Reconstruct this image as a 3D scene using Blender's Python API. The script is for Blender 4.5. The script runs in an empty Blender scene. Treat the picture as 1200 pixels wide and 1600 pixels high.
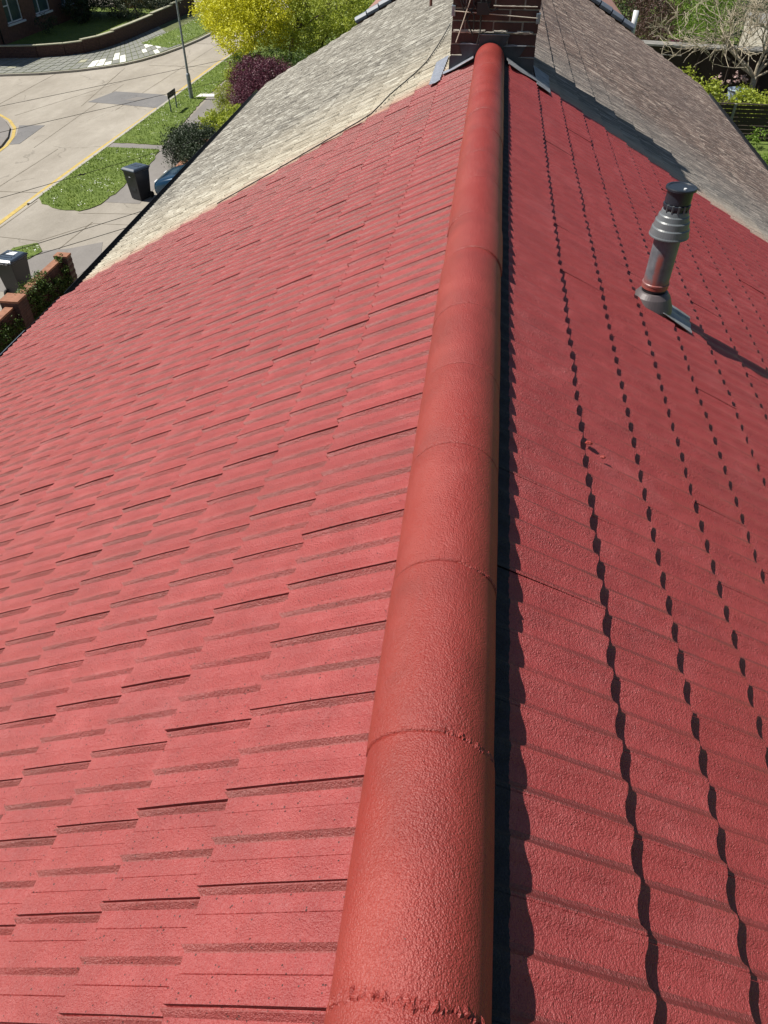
import bpy, bmesh, math, random
import numpy as np
from mathutils import Vector, Matrix
random.seed(11); rng = np.random.default_rng(11)
C = bpy.context.scene.collection
PI = math.pi
rad = math.radians

# ------------------------------------------------------------------ camera
CAMZ = 9.1
cam = bpy.data.objects.new('camera', bpy.data.cameras.new('camera'))
C.objects.link(cam)
PITCH, YAW, ROLL = 0.742507, 0.121443, 0.005879
Fv = Vector((-math.sin(YAW)*math.cos(PITCH), math.cos(YAW)*math.cos(PITCH), -math.sin(PITCH)))
R0 = Vector((math.cos(YAW), math.sin(YAW), 0)); U0 = R0.cross(Fv)
Rv = R0*math.cos(ROLL) + U0*math.sin(ROLL); Uv = U0*math.cos(ROLL) - R0*math.sin(ROLL)
cam.matrix_world = Matrix(((Rv.x, Uv.x, -Fv.x, 0), (Rv.y, Uv.y, -Fv.y, 0), (Rv.z, Uv.z, -Fv.z, CAMZ), (0, 0, 0, 1)))
cam.data.sensor_fit = 'HORIZONTAL'; cam.data.sensor_width = 36
cam.data.lens = 1126.26*36/1200
cam.data.clip_start = 0.05; cam.data.clip_end = 2000
scene = bpy.context.scene
scene.camera = cam
# ------------------------------------------------------------------ light
SUN_EL = rad(54.5)
w = bpy.data.worlds.new('World'); scene.world = w; w.use_nodes = True
nt = w.node_tree
sky = nt.nodes.new('ShaderNodeTexSky'); sky.sky_type = 'NISHITA'; sky.sun_disc = False
sky.sun_elevation = SUN_EL; sky.sun_rotation = rad(-90)
sky.air_density = 1.0; sky.dust_density = 0.6; sky.ozone_density = 1.5
nt.links.new(sky.outputs[0], nt.nodes['Background'].inputs[0])
nt.nodes['Background'].inputs[1].default_value = 0.05
sun = bpy.data.objects.new('sun', bpy.data.lights.new('sun', 'SUN')); C.objects.link(sun)
sun.data.energy = 5.0; sun.data.angle = rad(0.53); sun.data.color = (1.0, 0.95, 0.86)
sdir = Vector((math.cos(SUN_EL), 0.0, -math.sin(SUN_EL)))
sun.rotation_euler = sdir.to_track_quat('-Z', 'Y').to_euler()
vs = scene.view_settings
vs.view_transform = 'Standard'; vs.look = 'None'; vs.gamma = 1; vs.exposure = 0.36; vs.use_curve_mapping = False

# ------------------------------------------------------------------ material helpers
class M:
    def __init__(s, name):
        s.m = bpy.data.materials.new(name); s.m.use_nodes = True
        s.t = s.m.node_tree; s.b = s.t.nodes['Principled BSDF']
        s.pos = s.n('ShaderNodeNewGeometry').outputs['Position']
    def n(s, k, **kw):
        x = s.t.nodes.new(k)
        for a, v in kw.items(): setattr(x, a, v)
        return x
    def l(s, a, b): s.t.links.new(a, b)
    def val(s, sock, v):
        if isinstance(v, (int, float, tuple, list)): sock.default_value = v
        else: s.l(v, sock)
    def noise(s, scale, detail=4, rough=.55, vec=None, stretch=None, dist=0):
        x = s.n('ShaderNodeTexNoise'); x.inputs['Scale'].default_value = scale
        x.inputs['Detail'].default_value = detail; x.inputs['Roughness'].default_value = rough
        x.inputs['Distortion'].default_value = dist
        v = vec or s.pos
        if stretch:
            mp = s.n('ShaderNodeMapping'); mp.inputs['Scale'].default_value = stretch; s.l(v, mp.inputs[0]); v = mp.outputs[0]
        s.l(v, x.inputs['Vector']); return x.outputs['Fac']
    def voro(s, scale, feature='F1', vec=None, rnd=1.0, out='Distance'):
        x = s.n('ShaderNodeTexVoronoi', feature=feature); x.inputs['Scale'].default_value = scale
        x.inputs['Randomness'].default_value = rnd
        s.l(vec or s.pos, x.inputs['Vector']); return x.outputs[out]
    def ramp(s, fac, stops):
        x = s.n('ShaderNodeValToRGB'); cr = x.color_ramp
        while len(cr.elements) < len(stops): cr.elements.new(.5)
        for e, (p, c) in zip(cr.elements, stops):
            e.position = p; e.color = (*c, 1) if isinstance(c, (tuple, list)) else (c, c, c, 1)
        s.l(fac, x.inputs[0]); return x.outputs[0]
    def math(s, op, a, b=0.0, c=None, clamp=False):
        x = s.n('ShaderNodeMath', operation=op, use_clamp=clamp); s.val(x.inputs[0], a); s.val(x.inputs[1], b)
        if c is not None: s.val(x.inputs[2], c)
        return x.outputs[0]
    def mix(s, f, a, b, blend='MIX'):
        x = s.n('ShaderNodeMix', data_type='RGBA', blend_type=blend)
        s.val(x.inputs[0], f)
        for i, v in ((6, a), (7, b)):
            if isinstance(v, tuple) and len(v) == 3: v = (*v, 1)
            s.val(x.inputs[i], v)
        return x.outputs[2]
    def sep(s, v=None):
        x = s.n('ShaderNodeSeparateXYZ'); s.l(v or s.pos, x.inputs[0]); return x.outputs
    def bump(s, h, strength=.5, dist=.002, normal=None):
        x = s.n('ShaderNodeBump'); x.inputs['Strength'].default_value = strength; x.inputs['Distance'].default_value = dist
        s.l(h, x.inputs['Height'])
        if normal: s.l(normal, x.inputs['Normal'])
        return x.outputs[0]
    def out(s, col, rough=.8, bump=None, metal=0, spec=None, coat=None):
        s.val(s.b.inputs['Base Color'], (*col, 1) if isinstance(col, tuple) and len(col) == 3 else col)
        s.val(s.b.inputs['Roughness'], rough); s.val(s.b.inputs['Metallic'], metal)
        if spec is not None: s.val(s.b.inputs['Specular IOR Level'], spec)
        if coat is not None: s.b.inputs['Coat Weight'].default_value = coat
        if bump: s.l(bump, s.b.inputs['Normal'])
        return s.m

def simple(name, c, var=.25, scale=3, rough=.8, bs=60, bst=.3, bd=.003, metal=0, spec=None, stretch=None, fine=None):
    m = M(name)
    n1 = m.noise(scale, 5, .6, stretch=stretch)
    lo = tuple(x*(1-var) for x in c); hi = tuple(min(1, x*(1+var)) for x in c)
    col = m.ramp(n1, [(.3, lo), (.7, hi)])
    if fine:
        col = m.mix(m.math('MULTIPLY', m.noise(fine, 3, .6), .5), col, tuple(x*.55 for x in c))
    return m.out(col, rough, m.bump(m.noise(bs, 4, .6), bst, bd), metal, spec)

# roof surface: fresh red paint up to the party line, weathered lichened tile beyond
def roof_material():
    m = M('roof_surface')
    x, y, z = m.sep()
    uv = m.n('ShaderNodeUVMap'); uv.uv_map = 'UVMap'
    u, v, _ = m.sep(uv.outputs[0])
    left = m.math('LESS_THAN', x, 0.0)
    # painted
    n_big = m.noise(1.6, 4, .6); n_mid = m.noise(9, 4, .6); n_fine = m.noise(420, 3, .65)
    red = m.ramp(n_mid, [(.30, (.26, .032, .032)), (.55, (.315, .042, .041)), (.75, (.365, .060, .059))])
    red = m.mix(m.ramp(n_big, [(.45, 0.0), (.7, .35)]), red, (.29, .030, .026))
    # dusty, thinner and heavier passes of the spray
    red = m.mix(m.ramp(m.noise(3.4, 5, .75), [(.54, 0.0), (.72, .38)]), red, (.42, .105, .105))
    red = m.mix(m.ramp(m.noise(.8, 5, .7, stretch=(1, 2.4, 1)), [(.50, 0.0), (.68, .42)]), red, (.215, .030, .028))
    pit = m.voro(75, vec=m.pos)
    pit2 = m.noise(30, 2, .5)
    pits = m.math('MULTIPLY', m.math('LESS_THAN', pit, m.math('MULTIPLY', m.noise(90, 1), .25)), m.math('GREATER_THAN', pit2, .44))
    pits = m.math('MULTIPLY', pits, left)
    red = m.mix(m.math('MULTIPLY', pits, .9), red, (.035, .004, .004))
    # strips under the noses which the spray never reached, with nose shadow painted in
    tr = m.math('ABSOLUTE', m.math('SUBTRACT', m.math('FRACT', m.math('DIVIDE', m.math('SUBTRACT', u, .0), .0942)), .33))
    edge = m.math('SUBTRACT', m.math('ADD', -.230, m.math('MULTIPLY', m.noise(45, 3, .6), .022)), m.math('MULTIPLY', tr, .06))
    bare_shade = m.math('MULTIPLY', m.math('LESS_THAN', v, edge), m.math('SUBTRACT', 1.0, left))
    ridge_sh = m.math('LESS_THAN', x, m.math('ADD', .156, m.math('MULTIPLY', m.noise(40, 2), .012)))  # bare strip beside the ridge, widened to paint in the ridge's cast shadow
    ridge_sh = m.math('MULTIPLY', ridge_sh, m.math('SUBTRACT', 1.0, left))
    bare_shade = m.math('MAXIMUM', bare_shade, ridge_sh)
    slate = m.ramp(m.noise(60, 4), [(.3, (.008, .008, .013)), (.7, (.022, .022, .032))])  # bare tile tone, taken near black to deepen the shadows
    # thin, brownish coat on the moulded step faces that the spray struck at a glancing angle (street side)
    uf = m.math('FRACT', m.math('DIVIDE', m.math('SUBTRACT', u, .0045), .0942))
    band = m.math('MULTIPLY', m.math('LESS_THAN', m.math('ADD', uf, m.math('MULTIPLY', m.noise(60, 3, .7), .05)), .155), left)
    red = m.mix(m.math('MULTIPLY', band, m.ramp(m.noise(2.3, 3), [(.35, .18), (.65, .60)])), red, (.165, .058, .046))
    roll_shade = m.math('MULTIPLY', m.math('LESS_THAN', m.math('ABSOLUTE', m.math('SUBTRACT', uf, .12)), m.math('ADD', .07, m.math('MULTIPLY', m.noise(30, 3, .7), .09))), m.math('SUBTRACT', 1.0, left))  # garden side: shading of the rolls put into the colour as darker bands
    red = m.mix(m.math('MULTIPLY', roll_shade, m.ramp(m.noise(1.7, 3), [(.35, .35), (.65, .8)])), red, (.13, .030, .028))
    painted = m.mix(bare_shade, red, slate)
    # weathered
    st = m.noise(1.0, 5, .75, stretch=(3.6, 26, 3.6))
    st = m.math('ADD', .5, m.math('MULTIPLY', m.math('SUBTRACT', st, .5), 1.45))
    mpv = m.n('ShaderNodeMapping'); mpv.inputs['Scale'].default_value = (5, 24, 5); m.l(m.pos, mpv.inputs[0])
    fleck = m.math('LESS_THAN', m.voro(1.0, vec=mpv.outputs[0]), m.math('MULTIPLY', m.noise(3, 2), .42))
    gl = m.ramp(st, [(.28, (.11, .10, .085)), (.45, (.235, .215, .18)), (.57, (.33, .305, .26)), (.68, (.60, .58, .51))])
    spots = m.noise(38, 3, .7)
    gl = m.mix(m.ramp(spots, [(.60, 0.0), (.68, .75)]), gl, (.50, .49, .44))
    gl = m.mix(m.ramp(m.noise(26, 3, .6), [(.62, 0.0), (.72, .6)]), gl, (.06, .055, .05))
    gl = m.mix(m.math('MULTIPLY', fleck, .55), gl, (.62, .60, .54))
    buff = m.ramp(st, [(.25, (.33, .28, .20)), (.47, (.48, .42, .32)), (.70, (.68, .63, .51))])
    yy = m.math('ADD', y, m.math('MULTIPLY', m.math('SUBTRACT', m.noise(1.3, 5, .7), .5), 1.1))
    fb = m.ramp(m.math('DIVIDE', m.math('SUBTRACT', yy, 7.1), 2.6), [(.05, 1.0), (.45, .55), (1.0, 0.0)])
    lcol = m.mix(fb, gl, buff)
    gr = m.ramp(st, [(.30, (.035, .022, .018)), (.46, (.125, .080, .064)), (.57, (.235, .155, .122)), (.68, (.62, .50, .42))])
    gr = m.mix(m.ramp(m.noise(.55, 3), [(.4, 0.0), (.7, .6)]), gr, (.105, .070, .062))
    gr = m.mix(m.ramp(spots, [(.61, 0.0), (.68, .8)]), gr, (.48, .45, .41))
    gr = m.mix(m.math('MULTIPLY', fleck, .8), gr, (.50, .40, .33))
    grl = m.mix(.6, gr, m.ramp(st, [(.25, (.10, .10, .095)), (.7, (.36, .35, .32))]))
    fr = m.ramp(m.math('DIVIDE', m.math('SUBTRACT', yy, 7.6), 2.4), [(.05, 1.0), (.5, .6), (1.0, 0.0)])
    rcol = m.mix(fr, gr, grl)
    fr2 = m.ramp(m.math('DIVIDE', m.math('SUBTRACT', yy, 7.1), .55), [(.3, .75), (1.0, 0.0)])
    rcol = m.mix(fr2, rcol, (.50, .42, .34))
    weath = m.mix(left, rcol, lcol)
    # salmon overspray right at the line
    lineY = m.math('ADD', 7.085, m.math('MULTIPLY', m.math('SUBTRACT', m.noise(2.2, 4, .6), .5), .16))
    d = m.math('SUBTRACT', y, lineY)
    over = m.ramp(m.math('DIVIDE', d, .35), [(0.0, .6), (.3, .25), (1.0, 0.0)])
    weath = m.mix(over, weath, (.42, .14, .09))
    far = m.math('GREATER_THAN', d, 0.0)
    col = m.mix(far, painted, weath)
    # relief
    h = m.math('ADD', m.math('MULTIPLY', m.voro(330), -.45), m.math('MULTIPLY', n_fine, .7))
    h = m.math('ADD', h, m.math('MULTIPLY', m.voro(150), -.45))
    h = m.math('ADD', h, m.math('MULTIPLY', m.noise(60, 2, .5), .4))
    grit = m.math('MULTIPLY', m.math('SUBTRACT', 1.0, left), m.ramp(m.voro(95), [(.05, .9), (.22, 0.0)]))
    grit = m.math('MULTIPLY', grit, m.ramp(m.noise(14, 2), [(.45, 0.0), (.6, 1.0)]))
    h = m.math('ADD', h, grit)
    h = m.math('SUBTRACT', h, m.math('MULTIPLY', pits, 1.5))
    nb = m.bump(h, 1.0, .0027)
    nb = m.bump(m.noise(24, 3, .5), .25, .006, nb)
    hw = m.math('ADD', m.noise(45, 5, .75), m.math('MULTIPLY', st, .8))
    nw = m.bump(hw, 1.0, .016)
    vm = m.n('ShaderNodeMix', data_type='VECTOR'); m.l(far, vm.inputs[0]); m.l(nb, vm.inputs[4]); m.l(nw, vm.inputs[5])
    rough = m.mix(m.math('MAXIMUM', far, bare_shade), (.47, .47, .47), (.85, .85, .85))
    r2 = m.n('ShaderNodeRGBToBW'); m.l(rough, r2.inputs[0])
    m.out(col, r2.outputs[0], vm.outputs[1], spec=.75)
    return m.m

def ridge_material():
    m = M('red_paint_ridge')
    x, y, z = m.sep()
    n_mid = m.noise(5, 4, .6)
    red = m.ramp(n_mid, [(.30, (.225, .029, .023)), (.55, (.285, .037, .029)), (.75, (.33, .052, .042))])
    red = m.mix(m.ramp(m.noise(2.2, 3, .5, stretch=(3, 1, 3)), [(.52, 0.0), (.66, .6)]), red, (.28, .026, .018))
    # thinly sprayed side edges show a little more orange
    ax = m.math('ABSOLUTE', x)
    red = m.mix(m.ramp(m.math('ADD', ax, m.math('MULTIPLY', m.noise(8, 3), .03)), [(.114, 0.0), (.133, .3)]), red, (.30, .045, .026))
    pit = m.math('MULTIPLY', m.math('LESS_THAN', m.voro(48), .055), m.math('GREATER_THAN', m.noise(7, 2), .5))
    red = m.mix(m.math('MULTIPLY', pit, .8), red, (.03, .008, .006))
    h = m.math('ADD', m.math('MULTIPLY', m.voro(290), -.6), m.math('MULTIPLY', m.noise(520, 2, .6), .6))
    h = m.math('ADD', h, m.math('MULTIPLY', m.voro(120), -.35))
    h = m.math('SUBTRACT', h, m.math('MULTIPLY', m.math('LESS_THAN', m.voro(48), .055), .9))
    nb = m.bump(h, 1.0, .0026)
    nb = m.bump(m.noise(16, 3, .5), .3, .010, nb)
    return m.out(red, .44, nb, spec=.6)

MAT = {}
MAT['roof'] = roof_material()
MAT['ridge'] = ridge_material()
MAT['mortar_red'] = simple('red_mortar', (.33, .045, .035), .3, 20, .6, 160, .9, .004)
MAT['felt'] = simple('roofing_felt', (.012, .012, .016), .2, 5, .9)
MAT['black'] = simple('black_plastic', (.012, .012, .014), .2, 5, .35, 80, .1, .001)
MAT['render'] = simple('cream_render', (.42, .38, .31), .15, 2, .9, 90, .4, .003)
MAT['grey_ridge'] = simple('weathered_ridge', (.17, .15, .13), .35, 18, .9, 60, .7, .006, fine=60)
MAT['brick'] = simple('dark_brick', (.085, .040, .034), .35, 7, .9, 130, .7, .004, fine=45)
MAT['brick_red'] = simple('red_brick', (.15, .075, .055), .35, 6, .9, 90, .6, .004, fine=40)
MAT['brick_orange'] = simple('orange_brick', (.30, .14, .085), .25, 7, .9, 90, .6, .004)
MAT['mortar'] = simple('mortar', (.34, .31, .27), .3, 25, .95, 120, .8, .005)
MAT['mortar_dark'] = simple('dark_mortar', (.13, .105, .085), .3, 12, .95, 120, .8, .005)
MAT['lead'] = simple('lead_sheet', (.052, .058, .070), .35, 9, .50, 25, .4, .006, metal=.3)
MAT['lead_pale'] = simple('pale_lead', (.26, .27, .29), .4, 12, .50, 30, .5, .006, metal=.3)
MAT['silver'] = simple('silver_flashing_tape', (.42, .44, .50), .2, 20, .34, 60, .8, .006, metal=.55)
MAT['galv'] = simple('galvanised_steel', (.30, .36, .42), .3, 40, .4, 60, .2, .001, metal=.7)
MAT['wire'] = simple('black_cable', (.018, .018, .020), .1, 5, .6)
MAT['cord'] = simple('pale_cord', (.62, .56, .46), .1, 5, .7)
MAT['rust'] = simple('rusty_pipe', (.11, .045, .035), .4, 30, .7)
MAT['sand_face'] = simple('pink_roof_tile', (.30, .165, .135), .22, 3, .85, 50, .5, .006, stretch=(6, 20, 6))
MAT['dark_cap'] = simple('dark_verge_cap', (.13, .15, .19), .2, 6, .45, 30, .2, .003)
MAT['white'] = simple('white_plastic', (.72, .73, .74), .05, 5, .4, 30, .1, .001)
MAT['steel_grey'] = simple('grey_column_paint', (.22, .25, .27), .25, 8, .45, 50, .2, .002, metal=.3)
MAT['sign_back'] = simple('dark_sign_back', (.018, .020, .018), .3, 14, .5)
MAT['glass'] = simple('window_glass', (.05, .085, .09), .3, 1.5, .08, 1, .0, .001, spec=.8)
MAT['upvc'] = simple('white_window_frame', (.66, .70, .75), .05, 5, .4)
MAT['timber_dark'] = simple('dark_stained_timber', (.045, .030, .022), .35, 9, .85, 60, .4, .004, stretch=(1, 1, 12))
MAT['timber_grey'] = simple('weathered_timber', (.21, .205, .19), .25, 5, .9, 60, .4, .004)
MAT['corrug'] = simple('corrugated_sheet', (.17, .165, .15), .2, 3, .7)
MAT['pale_wall'] = simple('pale_wall', (.47, .43, .38), .12, 2, .9)
MAT['bark_pale'] = simple('pale_bark', (.42, .36, .27), .3, 14, .9, 60, .6, .006)
MAT['bark'] = simple('dark_bark', (.085, .065, .048), .3, 14, .9, 60, .6, .006)
MAT['soil'] = simple('bare_soil', (.055, .040, .028), .4, 6, .95, 30, .8, .02)
MAT['tub'] = simple('pale_blue_plastic', (.40, .50, .62), .1, 4, .3)
MAT['flower'] = simple('pale_blossom', (.75, .55, .52), .15, 9, .8)
MAT['daisy'] = simple('white_petals', (.80, .80, .74), .05, 9, .8)
MAT['tyre'] = simple('tyre_rubber', (.02, .02, .02), .1, 5, .85)

def leaf_mat(name, a, b, c, trans=.25):
    m = M(name)
    col = m.ramp(m.noise(6.0, 4, .75), [(.30, a), (.5, b), (.70, c)])
    col = m.mix(.4, col, m.ramp(m.noise(55, 1, .5), [(.35, a), (.65, c)]))
    m.out(col, .55)
    tr = m.n('ShaderNodeBsdfTranslucent'); m.l(col, tr.inputs[0])
    mx = m.n('ShaderNodeMixShader'); mx.inputs[0].default_value = trans
    m.l(m.b.outputs[0], mx.inputs[1]); m.l(tr.outputs[0], mx.inputs[2])
    m.l(mx.outputs[0], m.t.nodes['Material Output'].inputs[0])
    return m.m
MAT['leaf_yellow'] = leaf_mat('yellow_green_leaves', (.36, .38, .012), (.66, .64, .020), (.80, .76, .06), .28)
MAT['leaf_lime'] = leaf_mat('lime_leaves', (.14, .20, .02), (.36, .44, .04), (.58, .60, .09), .35)
MAT['leaf_green'] = leaf_mat('mid_green_leaves', (.035, .075, .012), (.075, .14, .02), (.14, .21, .035))
MAT['leaf_dark'] = leaf_mat('dark_green_leaves', (.014, .028, .012), (.028, .048, .018), (.060, .085, .035), .12)
MAT['leaf_olive'] = leaf_mat('olive_leaves', (.05, .065, .035), (.10, .12, .07), (.19, .21, .14), .15)
MAT['leaf_purple'] = leaf_mat('purple_leaves', (.055, .012, .026), (.12, .026, .052), (.20, .060, .090), .2)
MAT['leaf_brown'] = leaf_mat('red_brown_leaves', (.045, .018, .016), (.085, .040, .032), (.15, .09, .065), .2)
MAT['leaf_bright'] = leaf_mat('bright_green_leaves', (.08, .15, .015), (.16, .27, .03), (.26, .38, .05), .3)
MAT['grass_blade'] = leaf_mat('grass_blades', (.11, .18, .022), (.19, .29, .035), (.27, .36, .06), .2)

def grass_mat():
    m = M('lawn')
    col = m.ramp(m.noise(1.6, 6, .7), [(.30, (.085, .13, .018)), (.5, (.14, .21, .026)), (.68, (.20, .26, .04)), (.8, (.27, .27, .09))])
    col = m.mix(.45, col, m.ramp(m.noise(38, 4, .7), [(.35, (.045, .075, .014)), (.65, (.19, .25, .05))]))
    return m.out(col, .9, m.bump(m.noise(45, 4, .7), 1.0, .03))
MAT['grass'] = grass_mat()
def concrete(name, a, b, c, crack=None, stain=.4, st=(1, .35, 1)):
    m = M(name)
    col = m.ramp(m.noise(.55, 7, .72, stretch=st), [(.32, a), (.5, b), (.68, c)])
    col = m.mix(m.ramp(m.noise(3.2, 6, .75), [(.52, 0.0), (.7, stain)]), col, tuple(x*.72 for x in b))
    col = m.mix(m.ramp(m.noise(2.2, 5, .8, stretch=(.5, 1.6, 1)), [(.6, 0.0), (.72, .5)]), col, tuple(min(1, x*1.3) for x in c))
    col = m.mix(.35, col, m.ramp(m.noise(24, 4, .8), [(.3, a), (.7, c)]))
    if crack:
        wv = m.n('ShaderNodeVectorMath', operation='ADD'); m.l(m.pos, wv.inputs[0])
        nn = m.n('ShaderNodeTexNoise'); nn.inputs['Scale'].default_value = 1.2; nn.inputs['Detail'].default_value = 5; m.l(m.pos, nn.inputs['Vector'])
        m.l(nn.outputs['Color'], wv.inputs[1])
        e = m.voro(crack, 'DISTANCE_TO_EDGE', wv.outputs[0])
        e = m.math('LESS_THAN', e, .006)
        e = m.math('MULTIPLY', e, m.math('GREATER_THAN', m.noise(.5, 2), .50))
        col = m.mix(m.math('MULTIPLY', e, .35), col, tuple(x*.45 for x in a))
    return m.out(col, .9, m.bump(m.noise(60, 4, .7), .4, .006))
MAT['road'] = concrete('road_concrete', (.235, .205, .165), (.34, .305, .255), (.455, .415, .355), crack=.22)
MAT['drive'] = concrete('drive_concrete', (.225, .20, .165), (.305, .275, .23), (.385, .35, .30), crack=.35)
MAT['asphalt'] = concrete('grey_asphalt', (.17, .155, .145), (.215, .20, .185), (.27, .25, .235))
MAT['asphalt_dark'] = concrete('patch_asphalt', (.14, .135, .135), (.18, .175, .175), (.24, .23, .225), crack=.8)
MAT['slab'] = concrete('paving_slab', (.17, .175, .155), (.225, .23, .205), (.29, .29, .26))
MAT['slab_new'] = simple('new_white_slab', (.80, .79, .74), .05, 2, .85)
MAT['slab_buff'] = simple('buff_slab', (.38, .37, .27), .2, 3, .9)
MAT['kerb'] = concrete('kerb_stone', (.30, .28, .24), (.38, .355, .31), (.46, .43, .38))
MAT['yellow'] = simple('yellow_line_paint', (.56, .41, .12), .22, 5, .8, fine=14)
MAT['joint'] = simple('dark_joint', (.17, .145, .11), .4, 8, .95)
MAT['moss'] = simple('mossy_joint', (.13, .15, .055), .5, 4, .95, fine=12)
MAT['bin'] = simple('grey_bin_plastic', (.020, .021, .026), .15, 6, .42, 60, .15, .001)
MAT['bin_lid'] = simple('bin_lid_plastic', (.060, .080, .11), .15, 6, .33, 60, .15, .001)
MAT['label'] = simple('white_label', (.75, .77, .80), .03, 6, .4)

def flue_mat():
    m = M('flue_grey')
    tc = m.n('ShaderNodeTexCoord').outputs['Object']
    x, y, z = m.sep(tc)
    col = m.ramp(m.noise(22, 5, .7), [(.3, (.095, .105, .120)), (.6, (.14, .155, .175)), (.8, (.20, .215, .235))])
    # smear of red roof paint on the side that faces the ridge, and a band round the foot
    ax = m.math('ABSOLUTE', m.math('ADD', y, .052))
    sx = m.math('ABSOLUTE', m.math('ADD', x, .022))
    s1 = m.ramp(m.math('ADD', sx, m.math('MULTIPLY', m.noise(38, 4, .7), .018)), [(.016, 1.0), (.027, 0.0)])
    s1 = m.math('MULTIPLY', s1, m.math('LESS_THAN', y, 0.0))
    zm = m.ramp(m.math('DIVIDE', z, .5), [(.20, .8), (.34, .55), (.50, .75), (.57, 0.0)])
    s1 = m.math('MULTIPLY', s1, zm)
    s2 = m.ramp(m.math('ADD', z, m.math('MULTIPLY', m.noise(20, 4, .7), .09)), [(.135, .85), (.20, 0.0)])
    s2 = m.math('MULTIPLY', s2, m.math('GREATER_THAN', z, .072))
    col = m.mix(m.math('MULTIPLY', m.math('MAXIMUM', s1, s2), .95), col, (.34, .055, .030))
    return m.out(col, .38, m.bump(m.noise(60, 3), .15, .001))
MAT['flue'] = flue_mat()
MAT['flue_dark'] = simple('black_flue_plastic', (.020, .026, .036), .25, 14, .36, 60, .15, .001)
MAT['flue_cowl'] = simple('grey_cowl_plastic', (.135, .15, .16), .15, 14, .38, 60, .1, .001)
MAT['car'] = simple('blue_car_paint', (.012, .050, .10), .08, 3, .12, 30, .0, .001, metal=.35, spec=1.0)

# ------------------------------------------------------------------ object helpers
def link_mesh(name, me, mat=None, parent=None, loc=None):
    o = bpy.data.objects.new(name, me); C.objects.link(o)
    if mat is not None:
        for x in (mat if isinstance(mat, (list, tuple)) else [mat]): me.materials.append(x)
    if parent: o.parent = parent
    if loc: o.location = loc
    return o
def tag(o, label=None, cat=None, group=None, kind=None):
    if label: o['label'] = label
    if cat: o['category'] = cat
    if group: o['group'] = group
    if kind: o['kind'] = kind
    return o
def empty(name, loc, label, cat, group=None, rz=0):
    o = bpy.data.objects.new(name, None); C.objects.link(o); o.location = loc; o.rotation_euler.z = rz
    o.empty_display_size = .2
    return tag(o, label, cat, group)
class MB:
    """collects shapes, then becomes one mesh object"""
    def __init__(s): s.v = []; s.f = []
    def add(s, v, f):
        n = len(s.v); s.v += [tuple(p) for p in v]; s.f += [tuple(i+n for i in q) for q in f]; return s
    def box(s, x0, x1, y0, y1, z0, z1, rot=None, at=None):
        v = [(x, y, z) for z in (z0, z1) for y in (y0, y1) for x in (x0, x1)]
        if rot: v = [tuple(rot @ Vector(p)) for p in v]
        if at: v = [(p[0]+at[0], p[1]+at[1], p[2]+at[2]) for p in v]
        return s.add(v, [(0, 2, 3, 1), (4, 5, 7, 6), (0, 1, 5, 4), (2, 6, 7, 3), (0, 4, 6, 2), (1, 3, 7, 5)])
    def prism(s, poly, z0, z1):
        n = len(poly)
        v = [(x, y, z0) for x, y in poly]+[(x, y, z1) for x, y in poly]
        f = [tuple(range(n-1, -1, -1)), tuple(range(n, 2*n))]+[(i, (i+1) % n, (i+1) % n+n, i+n) for i in range(n)]
        return s.add(v, f)
    def lathe(s, prof, n=24, c=(0, 0, 0)):
        v = []; f = []
        for r, z in prof:
            for i in range(n):
                a = 2*PI*i/n; v.append((c[0]+r*math.cos(a), c[1]+r*math.sin(a), c[2]+z))
        for j in range(len(prof)-1):
            for i in range(n):
                f.append((j*n+i, j*n+(i+1) % n, (j+1)*n+(i+1) % n, (j+1)*n+i))
        f.append(tuple(range(n-1, -1, -1))); f.append(tuple((len(prof)-1)*n+i for i in range(n)))
        return s.add(v, f)
    def tube(s, pts, rs, n=6):
        pts = [Vector(p) for p in pts]
        if isinstance(rs, (int, float)): rs = [rs]*len(pts)
        v = []; f = []
        for i, p in enumerate(pts):
            d = (pts[min(i+1, len(pts)-1)]-pts[max(i-1, 0)]).normalized()
            a = Vector((0, 0, 1)) if abs(d.z) < .9 else Vector((1, 0, 0))
            s1 = d.cross(a).normalized(); s2 = d.cross(s1)
            for k in range(n):
                t = 2*PI*k/n; v.append(tuple(p+rs[i]*(math.cos(t)*s1+math.sin(t)*s2)))
        for i in range(len(pts)-1):
            for k in range(n):
                f.append((i*n+k, i*n+(k+1) % n, (i+1)*n+(k+1) % n, (i+1)*n+k))
        f.append(tuple(range(n))); f.append(tuple(range(len(pts)*n-1, (len(pts)-1)*n-1, -1)))
        return s.add(v, f)
    def mesh(s, name, smooth=False):
        me = bpy.data.meshes.new(name); me.from_pydata(s.v, [], s.f); me.update()
        bm = bmesh.new(); bm.from_mesh(me); bmesh.ops.recalc_face_normals(bm, faces=bm.faces); bm.to_mesh(me); bm.free()
        if smooth: me.polygons.foreach_set('use_smooth', [True]*len(me.polygons))
        return me
    def build(s, name, mat, parent=None, smooth=False, bevel=0, loc=None):
        o = link_mesh(name, s.mesh(name, smooth), mat, parent, loc)
        if bevel:
            b = o.modifiers.new('bevel', 'BEVEL'); b.width = bevel; b.segments = 2; b.limit_method = 'ANGLE'; b.angle_limit = rad(40)
        return o
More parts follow.
